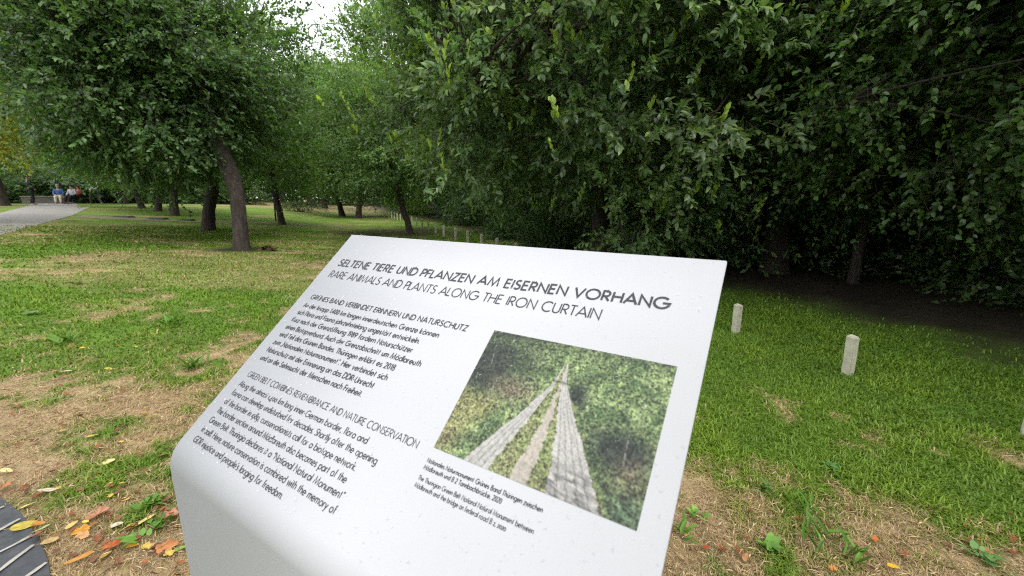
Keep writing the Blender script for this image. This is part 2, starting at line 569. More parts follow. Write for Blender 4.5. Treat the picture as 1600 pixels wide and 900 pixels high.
def trunk_mesh(name, pts, rads, boughs, seed, n_limbs=9, limb_r=0.09, twigs=None, every=1, flare=1.18, n_side=12):
    """Trunk, limbs that fork from it and thin branches out to the boughs: one continuous bark surface."""
    rng = random.Random(seed)
    m_ = MB()
    pts = [Vector(p) for p in pts]
    # denser trunk rings, root flare at the base
    dp, dr = [], []
    for i in range(len(pts) - 1):
        for k in range(5):
            t = k / 5; dp.append(pts[i].lerp(pts[i + 1], t)); dr.append(rads[i] * (1 - t) + rads[i + 1] * t)
    dp.append(pts[-1]); dr.append(rads[-1])
    z0 = dp[0].z
    for i in range(len(dp)):
        h = dp[i].z - z0
        dr[i] *= 1 + (flare - 1) * math.exp(-max(h, 0) / (rads[0] * 0.9))
    dp.insert(0, dp[0] - Vector((0, 0, 0.25))); dr.insert(0, dr[0] * 1.15)
    m_.tube(dp, dr, n_side, True, 0.05, rng)
    B = [Vector(b) for b in boughs]
    top = pts[-1]
    tgt = rng.sample(B, min(n_limbs, len(B)))
    nodes = []
    for b in tgt:
        s = dp[rng.randint(int(len(dp) * 0.6), len(dp) - 1)]
        path = limb_path(s, b, rng, 0.18, 8)
        m_.tube(path, [limb_r * (1 - 0.75 * i / 7) for i in range(8)], 7, True, 0.04, rng)
        nodes += path[2:]
    for b in B[::every]:
        s = min(nodes, key=lambda q: (q - b).length)
        L = (s - b).length
        if L < 0.1: continue
        r0 = min(limb_r * 0.45, 0.008 + 0.012 * L)
        m_.tube(limb_path(s, b, rng, 0.12, 5), [r0 * (1 - 0.7 * i / 4) for i in range(5)], 5, False)
    return m_.mesh(name, True)

def twig_mesh(name, tw, r=0.004, step=1):
    T, TD, tl = tw
    T = T[::step]; TD = TD[::step]; tl = tl[::step]
    a = unit(np.cross(TD, np.array([0.3, 0.2, 1.0]))); b_ = np.cross(TD, a)
    n_ = len(T); V = []
    T0 = T - TD * 0.12
    for (end, rr) in ((0, r), (1, r * 0.4)):
        base = T0 + TD * (tl + 0.12)[:, None] * end
        for k in range(3):
            t = 2 * math.pi * k / 3
            V.append(base + (a * math.cos(t) + b_ * math.sin(t)) * rr)
    V = np.stack(V, 1).reshape(-1, 3)
    q = np.array([[0, 1, 4, 3], [1, 2, 5, 4], [2, 0, 3, 5]])
    F = (q[None] + (np.arange(n_) * 6)[:, None, None]).reshape(-1, 4)
    return np_mesh(name, V, [F])

def make_tree(loc, label, seed, trunk, rads, crown, detail=1, n_limbs=9, limb_r=0.09, group='trees of the park', name='tree', twigs=True, every=1, cat='tree', n_side=12):
    """trunk: points relative to loc; crown: kwargs for crown_leaves in the same frame."""
    rng = np.random.default_rng(seed)
    root = empty(name, loc, label, cat, group)
    lv, B, tw = crown_leaves(rng, **crown)
    tm = link_mesh('trunk', trunk_mesh('trunk', trunk, rads, B, seed, n_limbs, limb_r, every=every, n_side=n_side), M_BARK, root)
    cr = link_mesh('crown', leaves_mesh('crown', *lv, detail), M_LEAF, root)
    if twigs:
        link_mesh('twigs', twig_mesh('twigs', tw, 0.0035, 1), M_TWIG, root)
    return root

def dup(root, loc, rz, scale, label):
    r = root.copy(); COL.objects.link(r)
    r.location = loc; r.rotation_euler = (0, 0, rz)
    r.scale = scale if isinstance(scale, tuple) else (scale,) * 3
    r['label'] = label
    for ch in list(root.children):
        c = ch.copy(); COL.objects.link(c); c.parent = r
    return r

# the big broad-leaved tree right behind the board
DARK = (0.086, 0.150, 0.060)
baseA = at(940, 412)
make_tree(baseA, 'big dark broad-leaved tree with pale young shoots, right behind the white board', 5,
          [(0, 0, 0), (-.05, 0, .9), (-.12, .05, 1.8), (-.1, .1, 3.0), (0, .1, 4.6)], [.20, .17, .15, .12, .07],
          dict(cen=(-.25, -.1, 3.7), rad=(4.0, 3.7, 3.7), n_bough=290, n_twig=54, n_leaf=14, leaf=0.092, bough_r=0.46, zmin=0.55, shell=0.55, droop=0.16,
               keep=lambda p: p[2] > 1.3 or p[0] > -.1, col=DARK, young=0.07, twig_len=0.33, wratio=0.23), detail=2, n_limbs=14, limb_r=.075)

# the mid-distance tree on the left with the leaning trunk
make_tree(at_T1, 'nearest of the lawn trees, round dark crown, pinkish brown trunk leaning left', 8,
          [(0, 0, 0), (.03, 0, .6), (.03, .03, 1.1), (-.07, .06, 1.55), (-.3, .08, 2.3), (-.55, .1, 4.0)], [.14, .132, .132, .145, .11, .06],
          dict(cen=(-1.85, .3, 3.7), rad=(2.15, 2.2, 2.45), n_bough=190, n_twig=62, n_leaf=12, leaf=0.082, bough_r=0.56, zmin=1.5, keep=lambda p: p[0] < -.85 + (5.4 - p[2]) * .62 and (p[0] - 6.42) > -1.0 * (p[1] + 10.05), shell=0.35, droop=0.12,
               col=(0.060, 0.122, 0.040), young=0.02, young_col=(0.12, 0.2, 0.035), twig_len=0.4), detail=2, n_limbs=13, limb_r=.09)

# the wood's edge on the right: a small-leaved tree whose sprays hang low
baseC = at(1332, 442)
treeC = make_tree(baseC, 'small-leaved tree at the dark wood edge behind the nearest whole post, sprays hanging low', 13,
          [(0, 0, 0), (.03, 0, 1.2), (.0, .05, 2.2), (.1, .1, 3.8)], [.07, .06, .05, .03],
          dict(cen=(.55, -.9, 3.4), rad=(2.9, 2.9, 3.1), n_bough=185, n_twig=52, n_leaf=10, leaf=0.066, bough_r=0.46, zmin=0.55, shell=0.4, droop=0.28,
               col=(0.075, 0.150, 0.042), young=0.02, young_col=(0.12, 0.22, 0.03), twig_len=0.34, wratio=0.32), detail=2, n_limbs=11, limb_r=.036)

# prototypes for the further trees
g_lawn = 'row of lawn trees along the left'
protoA = make_tree(at(326, 360), 'lawn tree with dark trunk leaning right, just left of the nearest lawn tree', 21,
          [(0, 0, 0), (.1, 0, .6), (.28, 0, 1.1), (.42, 0, 1.9), (.45, 0, 3.4), (.35, 0, 5)], [.165, .15, .14, .14, .10, .06],
          dict(cen=(.2, 0, 4.2), rad=(3.2, 3.2, 3.1), n_bough=110, n_twig=46, n_leaf=9, leaf=0.12, bough_r=0.68, zmin=1.3, shell=0.3, droop=0.3,
               col=(0.068, 0.135, 0.036), young=0.02, young_col=(0.12, 0.2, 0.035), twig_len=0.42), detail=0, n_limbs=9, limb_r=.08, group=g_lawn, twigs=False, every=2)
protoB = make_tree(at(535, 338), 'slim far lawn tree leaning left, left one of two close together', 22,
          [(0, 0, 0), (-.12, 0, .7), (-.3, 0, 1.3), (-.4, 0, 2.4), (-.35, 0, 4.5), (-.3, 0, 7)], [.19, .17, .15, .14, .11, .05],
          dict(cen=(-.2, 0, 5.4), rad=(3.0, 3.0, 4.2), n_bough=190, n_twig=34, n_leaf=9, leaf=0.15, bough_r=0.75, zmin=1.45, shell=0.3, droop=0.1,
               col=(0.068, 0.130, 0.032), young=0.0, twig_len=0.45, lean_up=0.2), detail=0, n_limbs=10, limb_r=.07, group=g_lawn, twigs=False, every=2)
protoC = make_tree(Vector((30, 46, 0)), 'tall dark tree standing in the wood on the right', 23,
          [(0, 0, 0), (.05, 0, 1.5), (0, .1, 4), (.1, 0, 8)], [.24, .2, .17, .08],
          dict(cen=(0, 0, 5.9), rad=(3.4, 3.4, 5.4), n_bough=150, n_twig=42, n_leaf=9, leaf=0.12, bough_r=0.78, zmin=.7, shell=0.3, droop=0.25,
               col=(0.056, 0.115, 0.034), young=0.0, twig_len=0.45), detail=1, n_limbs=10, limb_r=.08, group='trees of the wood', twigs=False, every=2)

rt = random.Random(4)
for (px, py), pr, s, rz, lab in [
        ((273, 337), protoA, (1.0, 1.0, .95), 1.9, 'lawn tree with straight brown trunk, third from the front in the left row'),
        ((247, 330), protoB, (.8, .8, .75), 3.6, 'thin lawn tree leaning right, between two thicker trunks of the left row'),
        ((222, 325), protoA, (.95, .95, .95), 4.0, 'lawn tree with short dark trunk far back in the left row'),
        ((198, 319), protoB, (.75, .75, .7), 1.2, 'slender lawn tree at the far end of the left row, near the path'),
        ((441, 351), protoA, (.75, .75, .85), 2.6, 'lawn tree with thin dark upright trunk and a stake beside it'),
        ((560, 341), protoB, (.95, .95, .9), 2.9, 'slim far lawn tree with upright trunk, right one of two close together'),
        ((641, 366), protoA, (.72, .72, .75), 3.3, 'tree with forked dark trunk on worn brown soil beside the far posts'),
]:
    dup(pr, at(px, py), rz, s, lab)

_v = Vector(((38 - 800) / FPX, math.cos(PITCH), 0)).normalized() * 36
dup(protoB, Vector((_v.x, _v.y, float(hgt(_v.x, _v.y)))), 2.2, (1.25, 1.25, 1.3), 'tall feathery tree near the path, behind the yellowish tree')
# far left tree with yellowish leaves by the path
_w = Vector(((-12 - 800) / FPX, math.cos(PITCH), 0)).normalized() * 17
yt = make_tree(Vector((_w.x, _w.y, float(hgt(_w.x, _w.y)))), 'yellowish green tree beside the grey path at the left', 31,
          [(0, 0, 0), (.03, 0, 1), (0, 0, 2), (.1, 0, 4)], [.2, .17, .15, .08],
          dict(cen=(-.1, 0, 3.7), rad=(1.75, 1.9, 2.3), n_bough=80, n_twig=36, n_leaf=10, leaf=0.10, bough_r=0.55, zmin=1.5, shell=0.4, droop=0.3,
               col=(0.19, 0.22, 0.042), young=0.0, twig_len=0.4), detail=0, n_limbs=9, limb_r=.08, group=g_lawn, twigs=False, every=2)

def G(x, y): return Vector((x, y, float(hgt(x, y))))
# trees beyond the lawn: one belt along the far side
belt = [(-70, 58, protoB, 1.3), (-60, 62, protoA, 1.9), (-52, 60, protoA, 1.8), (-45, 58, protoB, 1.3), (-39, 60, protoA, 1.9), (-33, 62, protoA, 1.9),
        (-26, 56, protoB, 1.6), (-20, 46, protoB, 1.45), (-7.6, 36, protoB, 1.75), (-9.5, 56, protoA, 2.0), (-3, 48, protoB, 1.6), (4, 46, protoB, 1.6)]
words = ['by the far end of the path', 'behind the walkers on the path', 'behind the low wall', 'behind the seated group', 'right of the seated group', 'between the lawn trunks',
         'beyond the straw-coloured field', 'behind the low hedge', 'behind the two slim trees', 'beyond the bright bush', 'behind the tree on brown soil', 'deep behind the post row']
for (x, y, pr, s), w_ in zip(belt, words):
    dup(pr, G(x, y), rt.uniform(0, 6.28), (s, s, s * rt.uniform(.9, 1.1)), 'far tree of the belt beyond the lawn, ' + w_)['group'] = 'belt of trees beyond the lawn'

# the wood on the right
wood = [(3.3, 12.5, protoC, 1.0, 'tall wood tree behind the big tree, left of its trunk'),
        (5.8, 10.2, protoC, 1.0, 'tall wood tree behind the big tree, right of its trunk'),
        (4.4, 7.0, protoC, .85, 'wood tree with a dark trunk between the big tree and the small-leaved tree'),
        (7.2, 6.6, protoC, 1.0, 'wood tree behind the small-leaved tree'),
        (6.0, 3.0, treeC, 1.0, 'small-leaved tree at the right edge, sprays over the post cut by the edge'),
        (9.0, 9.5, protoC, 1.1, 'wood tree deep in the shade behind the nearest posts'),
        (9.6, 5.2, protoC, 1.1, 'wood tree deep in the shade at the right edge'),
        (1.2, 17.0, protoC, .9, 'wood tree behind the row of small posts above the board'),
        (-1.0, 22.5, protoC, .85, 'wood tree over the distant posts'),
        (5.5, 18.0, protoC, 1.1, 'tall wood tree seen over the big tree'),
        (10.5, 15.0, protoC, 1.2, 'tall back-row tree of the wood above the small-leaved tree'),
        (13.5, 10.0, protoC, 1.2, 'tall back-row tree of the wood at the right'),
        (-3.0, 30.0, protoC, .95, 'wood tree behind the far end of the post row')]
for x, y, pr, s, lab in wood:
    t_ = dup(pr, G(x, y), rt.uniform(0, 6.28), (s, s, s * rt.uniform(.95, 1.1)), lab)
    t_['group'] = 'trees of the wood'
protoC.location = G(16, 17)
protoC['label'] = 'hindmost tall tree of the wood at the upper right'

# far woodland whose trees nobody could tell apart, plus an added ring behind the camera
rw = np.random.default_rng(91)
def mass(nl, a0, a1, d0, d1, top):
    az = np.radians(a0 + (a1 - a0) * rw.random(nl)); d = d0 + (d1 - d0) * rw.random(nl)
    x, y = d * np.sin(az), d * np.cos(az)
    hh = top * (.45 + .75 * fbm(x / 6, y / 6, 95, 3))
    z = hgt(x, y) + hh * rw.random(nl) ** .85
    return np.stack([x, y, z], -1)
Pm = np.concatenate([mass(52000, -60, -8, 70, 92, 9), mass(60000, -10, 58, 24, 60, 12), mass(30000, 35, 100, 13, 30, 12), mass(26000, 118, 245, 12, 18, 5)])  # last mass is added and unseen: leaf ring dimming the board front and lawn
Dm = rw.normal(size=Pm.shape); Nm = rw.normal(size=Pm.shape) * .6 + np.array([0, 0, 1.0])
Lm = .35 + .35 * rw.random(len(Pm))
Cm = np.array([[.052, .105, .032]]) * (.6 + .8 * fbm(Pm[:, 0] / 2.5, Pm[:, 1] / 2.5 + Pm[:, 2] / 2.5, 96, 3)[:, None])
fw = link_mesh('far_wood_and_added_screen', leaves_mesh('far_wood_and_added_screen', Pm, Dm, Nm, Lm, Lm * .34, Cm, 0), M_LEAF)
tag(fw, kind='stuff')

# ------------------------------------------------------------------ undergrowth bushes
def make_bush(loc, label, seed, crown, group, detail=1, name='bush'):
    rng = np.random.default_rng(seed)
    root = empty(name, loc, label, 'bush', group)
    lv, B, tw = crown_leaves(rng, **crown)
    rr = random.Random(seed); m_ = MB()
    for b_ in B[:: max(1, len(B) // 14)]:
        m_.tube(limb_path((rr.uniform(-.1, .1), rr.uniform(-.1, .1), -.05), b_, rr, .15, 5), [.014, .012, .010, .007, .004], 5, False)
    m_.build('stems', M_TWIG, root, True)
    link_mesh('foliage', leaves_mesh('foliage', *lv, detail), M_LEAF, root)
    return root

g_b = 'undergrowth bushes of the wood'
bush = make_bush(G(6.2, 4.0), 'dark undergrowth bush in the shade at the right edge of the wood', 51,
                 dict(cen=(0, 0, .55), rad=(.95, .95, .75), n_bough=46, n_twig=22, n_leaf=8, leaf=.075, bough_r=.32, zmin=.06, shell=.3, droop=.15, col=(.05, .10, .032),
                      young=.02, young_col=(.09, .15, .03), twig_len=.25, lean_up=.3, wratio=.32), g_b)
spots = [(6.6, 5.6, 1.0, 'dark bush deep in the shade behind the nearest whole post'), (7.4, 4.9, 1.2, 'dark bush deep in the shade right of the nearest whole post'),
         (5.6, 7.6, 1.0, 'dark bush deep in the shade behind the post beside the board'), (6.4, 8.4, 1.3, 'dark bush under the small-leaved tree'),
         (4.2, 8.4, .9, 'dull green bush at the big tree foot, right of the board top corner'), (2.4, 8.6, .85, 'bush at the big tree trunk over the board top edge'),
         (1.0, 10.6, .8, 'bush under the big tree, behind the small posts'), (-.1, 13.0, .8, 'bush under the wood edge behind the small posts, left'),
         (6.8, 7.6, 1.4, 'tall dark bush deep in the wood'), (4.2, 9.8, 1.4, 'tall dark bush behind the big tree trunk'),
         (2.4, 12.4, 1.3, 'dark bush in the wood behind the big tree boughs'), (8.4, 4.3, 1.6, 'tall dark bush at the right edge of the wood'),
         (8.4, 6.4, 1.7, 'large dark bush far in the shade at the right'), (.8, 15.5, 1.5, 'dark bush deep behind the post row'),
         (-1.6, 19.5, 1.4, 'bush behind the distant posts')]
for x, y, s, lab in spots:
    dup(bush, G(x, y), rt.uniform(0, 6.28), (s, s, s * rt.uniform(.8, 1.15)), lab)

brc = at(618, 337)
make_bush(brc + Vector((1.0, 2.0, 0)), 'bright green bush behind the far posts', 55,
          dict(cen=(0, 0, 1.0), rad=(2.2, 1.6, 1.2), n_bough=60, n_twig=20, n_leaf=8, leaf=.12, bough_r=.5, zmin=.1, shell=.3, droop=.1, col=(.12, .22, .03), young=0, twig_len=.35, lean_up=.3), 'bushes on the lawn', 0)
hd = make_bush(at(470, 331), 'low clipped hedge in front of the far straw-coloured field', 56,
          dict(cen=(0, 0, .28), rad=(1.9, .5, .35), n_bough=50, n_twig=18, n_leaf=8, leaf=.07, bough_r=.25, zmin=.03, shell=.2, droop=.1, col=(.05, .085, .028), young=0, twig_len=.2, lean_up=.3), 'bushes on the lawn', 0, 'hedge')
hd['category'] = 'hedge'
# dark shrub masses behind the people
for i, (px, py, s, lab) in enumerate([(20, 309, 2.6, 'dark shrub at the far left behind the walker'), (95, 306.5, 2.8, 'dark shrub behind the low wall'),
                                      (150, 306, 2.6, 'dark shrub behind the seated group'), (205, 307, 2.6, 'dark shrub behind the person in white'),
                                      (300, 309, 2.4, 'dark shrub seen between the lawn trunks'), (350, 310, 2.2, 'dark shrub right of the nearest lawn trunk')]):
    p = at(px, 313); q = Vector((p.x, p.y, 0)).normalized() * 50
    q = G(q.x, q.y)
    t_ = dup(bush, q, rt.uniform(0, 6.28), (s * 1.5, s * 1.5, s), lab)
    t_['group'] = 'dark shrubs at the far side of the lawn'

# ------------------------------------------------------------------ concrete posts
M_CONC = mat_simple('weathered_concrete', (0.36, 0.345, 0.25), (0.52, 0.495, 0.385), 14, 0.85, 0.35, 0.006, 8)
post_mesh = None
def make_post():
    bm = bmesh.new()
    bmesh.ops.create_cube(bm, size=1)
    for v in bm.verts:
        v.co = Vector((v.co.x * .060, v.co.y * .060, (v.co.z + .5) * .40 - .07))
        if v.co.z > .1:
            v.co.z += .012 * (v.co.x / .060)
    bmesh.ops.bevel(bm, geom=list(bm.edges), offset=.008, segments=2, affect='EDGES')
    bmesh.ops.subdivide_edges(bm, edges=[e for e in bm.edges if e.calc_length() > .2], cuts=6)
    for v in bm.verts:
        v.co += Vector((float(vnoise(v.co.z * 30, v.co.y * 60, 2)) - .5, float(vnoise(v.co.z * 30, v.co.x * 60, 3)) - .5, 0)) * .004
    me = bpy.data.meshes.new('post'); bm.to_mesh(me); bm.free()
    return me
pm = make_post(); pm.materials.append(M_CONC)
g_p = 'pale concrete posts along the wood edge'
def post(p, h, rz, lab, tilt=(0, 0)):
    o = bpy.data.objects.new('post', pm); COL.objects.link(o)
    o.location = p; o.scale = (1, 1, h / .33); o.rotation_euler = (tilt[0], tilt[1], rz)
    tag(o, lab, 'post', g_p)
rzp = math.atan2(.98, -.41)
post(at(1324, 584), .28, rzp, 'pale concrete post standing alone on the grass right of the board, nearest whole one', (0, R(1)))
post(at(1149, 520), .27, rzp + .1, 'pale concrete post beside the upper right edge of the board')
post(at(1609, 682), .33, rzp, 'pale concrete post cut by the right edge of the picture')
for px, y, lab in [(806, 8.37, 'concrete post with only its tip above the board, rightmost small one'),
                   (777, 9.35, 'pale concrete post half hidden by the board top edge'),
                   (752.5, 10.35, 'pale concrete post over the board top edge, under the low boughs'),
                   (731, 11.43, 'far concrete post above the board, middle of the small ones'),
                   (712, 12.6, 'far concrete post second from the left above the board'),
                   (692, 14.0, 'far concrete post partly behind hanging leaves, left of the others above the board')]:
    x = 2.38 - .4145 * (y - 2.81)
    post(G(x, y), .36, rzp + rt.uniform(-.1, .1), lab, (rt.uniform(-.02, .02), rt.uniform(-.02, .02)))
for k in range(20):
    y = 15.1 + 1.15 * k
    x = 2.38 - .4145 * (y - 2.81)
    post(G(x, y), .38, rzp + rt.uniform(-.1, .1), 'tiny distant concrete post beyond the tree on brown soil')

# ------------------------------------------------------------------ small things across the lawn
M_DSTONE = mat_simple('dark_stone', (.025, .026, .024), (.06, .06, .055), 12, .8, .3, .01)
for (px, py, w, lab) in [(192, 340.5, .62, 'dark flat stone beside the worn track, nearest the grey path'), (246, 343.5, .6, 'dark flat stone on the worn track, middle one of three'),
                         (291, 345.5, .5, 'dark flat stone on the worn track, left of the leaning trunk')]:
    p = at(px, py); m_ = MB()
    m_.box((0, 0, .015), (w, .35, .07), 0, .9); m_.box((.02, .01, .06), (w * .8, .27, .022), .05, .85)
    o = m_.build('flat_stone', M_DSTONE); o.location = p; o.rotation_euler = (0, 0, .1)
    tag(o, lab, 'stone', 'dark flat stones on the worn track')
M_WOODST = mat_simple('stake_wood', (.04, .03, .022), (.08, .06, .045), 20, .9)
m_ = MB(); m_.tube([(0, 0, -.1), (.02, 0, .7), (.03, 0, 1.5)], [.035, .033, .03], 8)
o = m_.build('tree_stake', M_WOODST, smooth=True); o.location = at(431, 345)
tag(o, 'thin dark wooden stake beside the upright lawn tree', 'stake')

M_WALL = mat_simple('wall_stone', (.10, .095, .07), (.19, .175, .14), 5, .9, .5, .02)
pw = at(84, 314); qw = Vector((pw.x, pw.y, 0)).normalized()
def far(px, dist):
    """Ground point in the direction of a photo column at a plan distance."""
    v = Vector(((px - 800) / FPX, math.cos(PITCH), 0)).normalized() * dist
    return G(v.x, v.y)
wa = far(66, 45); wb = far(138, 45)
root = empty('low_wall', wa.lerp(wb, .5), 'low brownish stone wall behind the walker at the path end', 'wall', rz=math.atan2(wb.y - wa.y, wb.x - wa.x))
Lw = (wb - wa).length
m_ = MB(); m_.box((0, 0, .22), (Lw, .4, .5)); m_.build('masonry', M_WALL, root)
m_ = MB(); m_.box((0, 0, .50), (Lw + .08, .5, .06)); m_.build('coping', mat_simple('coping_stone', (.2, .19, .16), (.3, .28, .24), 6, .9), root)

# people, far off on the path
def skin_obj(name, joints, edges, mat, parent, sub=1, rootv=0):
    me = bpy.data.meshes.new(name)
    me.from_pydata([j[0] for j in joints], edges, [])
    me.update()
    o = link_mesh(name, me, mat, parent)
    md = o.modifiers.new('skin', 'SKIN'); md.use_smooth_shade = True
    if not me.skin_vertices:
        bpy.context.view_layer.objects.active = o
    for i, j in enumerate(joints):
        sv = me.skin_vertices[0].data[i]
        r = j[1]; sv.radius = r if isinstance(r, tuple) else (r, r)
        sv.use_root = (i == rootv)
    sb = o.modifiers.new('sub', 'SUBSURF'); sb.levels = sub; sb.render_levels = sub
    return o
def cmat(name, c, rough=.8):
    return mat_simple(name, tuple(v * .85 for v in c), tuple(min(1, v * 1.15) for v in c), 25, rough)
M_SKIN = cmat('skin', (.42, .25, .18), .55)
M_HAIRD = cmat('dark_hair', (.02, .015, .012))

def person(loc, rz, label, shirt, trousers, pose, hair=M_HAIRD, cap=None):
    root = empty('person', loc, label, 'person', rz=rz)
    if pose == 'stand':
        J = dict(pel=(0, 0, .95), ch=(0, .02, 1.30), nk=(0, .02, 1.50), hd=(0, -.01, 1.63), ht=(0, 0, 1.73),
                 sl=(.19, .02, 1.42), el=(.26, .05, 1.13), wl=(.24, -.08, .90), hl=(.235, -.12, .80),
                 sr=(-.19, .02, 1.42), er=(-.26, .05, 1.13), wr=(-.22, -.12, .93), hr=(-.2, -.17, .85),
                 pl=(.10, 0, .90), kl=(.11, -.04, .50), al=(.11, .06, .09), tl=(.12, -.12, .03),
                 pr=(-.10, 0, .90), kr=(-.11, -.03, .50), ar=(-.11, .02, .09), tr=(-.12, -.15, .03))
    elif pose == 'walk':
        J = dict(pel=(0, 0, .93), ch=(0, -.05, 1.28), nk=(0, -.07, 1.48), hd=(0, -.11, 1.61), ht=(0, -.1, 1.71),
                 sl=(.19, -.05, 1.40), el=(.25, .12, 1.14), wl=(.23, .10, .90), hl=(.23, .08, .80),
                 sr=(-.19, -.05, 1.40), er=(-.25, -.12, 1.13), wr=(-.2, -.33, 1.02), hr=(-.19, -.42, 1.0),
                 pl=(.10, 0, .89), kl=(.11, -.22, .52), al=(.11, -.28, .10), tl=(.12, -.45, .05),
                 pr=(-.10, 0, .89), kr=(-.11, .08, .48), ar=(-.11, .36, .16), tr=(-.12, .24, .03))
    else:
        J = dict(pel=(0, 0, .50), ch=(0, .03, .84), nk=(0, .02, 1.04), hd=(0, -.02, 1.17), ht=(0, -.01, 1.27),
                 sl=(.19, .03, .96), el=(.25, -.05, .70), wl=(.17, -.27, .62), hl=(.14, -.36, .58),
                 sr=(-.19, .03, .96), er=(-.25, -.05, .70), wr=(-.17, -.27, .62), hr=(-.14, -.36, .58),
                 pl=(.10, -.05, .50), kl=(.12, -.46, .50), al=(.12, -.52, .09), tl=(.13, -.70, .04),
                 pr=(-.10, -.05, .50), kr=(-.12, -.46, .50), ar=(-.12, -.52, .09), tr=(-.13, -.70, .04))
    rad = dict(pel=(.15, .11), ch=(.165, .11), nk=.055, hd=(.078, .095), ht=(.06, .075), sl=.055, el=.042, wl=.03, hl=.035, sr=.055, er=.042, wr=.03, hr=.035,
               pl=.085, kl=.06, al=.042, tl=.04, pr=.085, kr=.06, ar=.042, tr=.04)
    keys = list(J); ix = {k: i for i, k in enumerate(keys)}
    E_ = [('pel', 'ch'), ('ch', 'nk'), ('nk', 'hd'), ('hd', 'ht'), ('ch', 'sl'), ('sl', 'el'), ('el', 'wl'), ('wl', 'hl'), ('ch', 'sr'), ('sr', 'er'), ('er', 'wr'), ('wr', 'hr'),
          ('pel', 'pl'), ('pl', 'kl'), ('kl', 'al'), ('al', 'tl'), ('pel', 'pr'), ('pr', 'kr'), ('kr', 'ar'), ('ar', 'tr')]
    skin_obj('body', [(J[k], rad[k]) for k in keys], [(ix[a], ix[b]) for a, b in E_], M_SKIN, root)
    def sub(names, edges, grow, name, mat):
        ii = {k: i for i, k in enumerate(names)}
        def rr(k):
            r = rad[k]; return tuple(v + grow for v in r) if isinstance(r, tuple) else r + grow
        skin_obj(name, [(J[k], rr(k)) for k in names], [(ii[a], ii[b]) for a, b in edges], mat, root)
    sub(['pel', 'ch', 'sl', 'el', 'wl', 'sr', 'er', 'wr'], [('pel', 'ch'), ('ch', 'sl'), ('sl', 'el'), ('el', 'wl'), ('ch', 'sr'), ('sr', 'er'), ('er', 'wr')], .022, 'jacket', cmat('cloth', shirt))
    sub(['pel', 'pl', 'kl', 'al', 'pr', 'kr', 'ar'], [('pel', 'pl'), ('pl', 'kl'), ('kl', 'al'), ('pel', 'pr'), ('pr', 'kr'), ('kr', 'ar')], .018, 'trousers', cmat('trouser_cloth', trousers))
    bm = bmesh.new(); bmesh.ops.create_icosphere(bm, subdivisions=2, radius=1)
    h = Vector(J['ht'])
    for v in bm.verts:
        v.co = Vector((v.co.x * .098, v.co.y * .11 + .015, v.co.z * .09 + (.01 if v.co.z > 0 else 0))) + h - Vector((0, -.01, .03))
    me = bpy.data.meshes.new('hair'); bm.to_mesh(me); bm.free()
    me.polygons.foreach_set('use_smooth', np.ones(len(me.polygons), bool))
    link_mesh('cap' if cap else 'hair', me, cap or hair, root)
    return root

pA = far(83, 39)
person(pA, 2.6, 'person in dark jacket and dark trousers standing on the grey path', (.018, .022, .04), (.012, .013, .018), 'stand')
person(far(124, 43.2), .6, 'person in blue top and pale trousers sitting before the low wall', (.06, .12, .32), (.6, .55, .42), 'sit', cap=cmat('grey_cap', (.25, .25, .24)))
person(far(144, 44), .2, 'person in pale grey top sitting, left of the one in red', (.45, .46, .5), (.02, .022, .03), 'sit')
person(far(154, 44.4), -.2, 'person in red top sitting beside the one in pale grey', (.38, .06, .06), (.03, .03, .05), 'sit')
person(far(177, 38), -1.9, 'person in white shirt and dark green trousers walking under the lawn trees', (.75, .78, .78), (.03, .045, .03), 'walk')
# the bench that the seated people use
bl = far(148, 44.6); M_BENCH = cmat('bench_wood', (.09, .06, .04))
for (px, d_, lab) in [(124, 43.35, 'small bench under the person in blue'), (149, 44.3, 'small bench under the two seated people in grey and red')]:
    p = far(px, d_); r_ = empty('bench', p, lab, 'bench', rz=math.atan2(p.y, p.x) - math.pi / 2)
    w_ = .6 if px == 124 else 1.7
    m_ = MB(); m_.box((0, 0, .39), (w_, .42, .05)); m_.build('seat', M_BENCH, r_)
    for sx in (-1, 1):
        m_ = MB(); m_.box((sx * (w_ / 2 - .1), 0, .17), (.07, .38, .385)); m_.build('leg', M_BENCH, r_)
# small heap of brown leaves by the lawn tree
rngh = np.random.default_rng(77)
k = 70
Pn = rngh.normal(size=(k, 3)) * np.array([.10, .07, .015]) + np.array([0, 0, .03])
heap = leaves_mesh('leaf_heap', Pn, rngh.normal(size=(k, 3)) * np.array([1, 1, .5]), rngh.normal(size=(k, 3)) * .5 + np.array([0, 0, 1]), np.full(k, .11), np.full(k, .03),
                   np.array([[.09, .05, .025]]) * (.5 + rngh.random((k, 1))), 1)
o = link_mesh('leaf_heap', heap, M_LITTER); o.location = at(420, 391)
tag(o, 'small heap of brown leaves on the lawn right of the nearest lawn tree', 'leaf heap')

# ------------------------------------------------------------------ the information board
W = 0.70
YAW, TILT = R(-32.3266), R(40.628)
KS = W / 0.79608
TL = Vector((-0.4742 * W, 1.2561 * W, CAM_H - 0.1048 * W))
U = Vector((math.cos(YAW), math.sin(YAW), 0))
NH = Vector((-math.sin(YAW), math.cos(YAW), 0))
Vd = -NH * math.cos(TILT) - Vector((0, 0, 1)) * math.sin(TILT)
NN = U.cross(-Vd).normalized()                                  # out of the face
board_base = Vector((0, 0, 0))
_foot = TL + U * (W / 2) + Vd * (.64 * W)
board = empty('information_board', (_foot.x, _foot.y, 0), 'white bent-sheet information board with black text and a printed photo of a forest track', 'information board')
inv = Vector((_foot.x, _foot.y, 0))
def bp(u, v, h=0.0):
    return TL + U * (u * W) + Vd * (v * W) + NN * h - inv

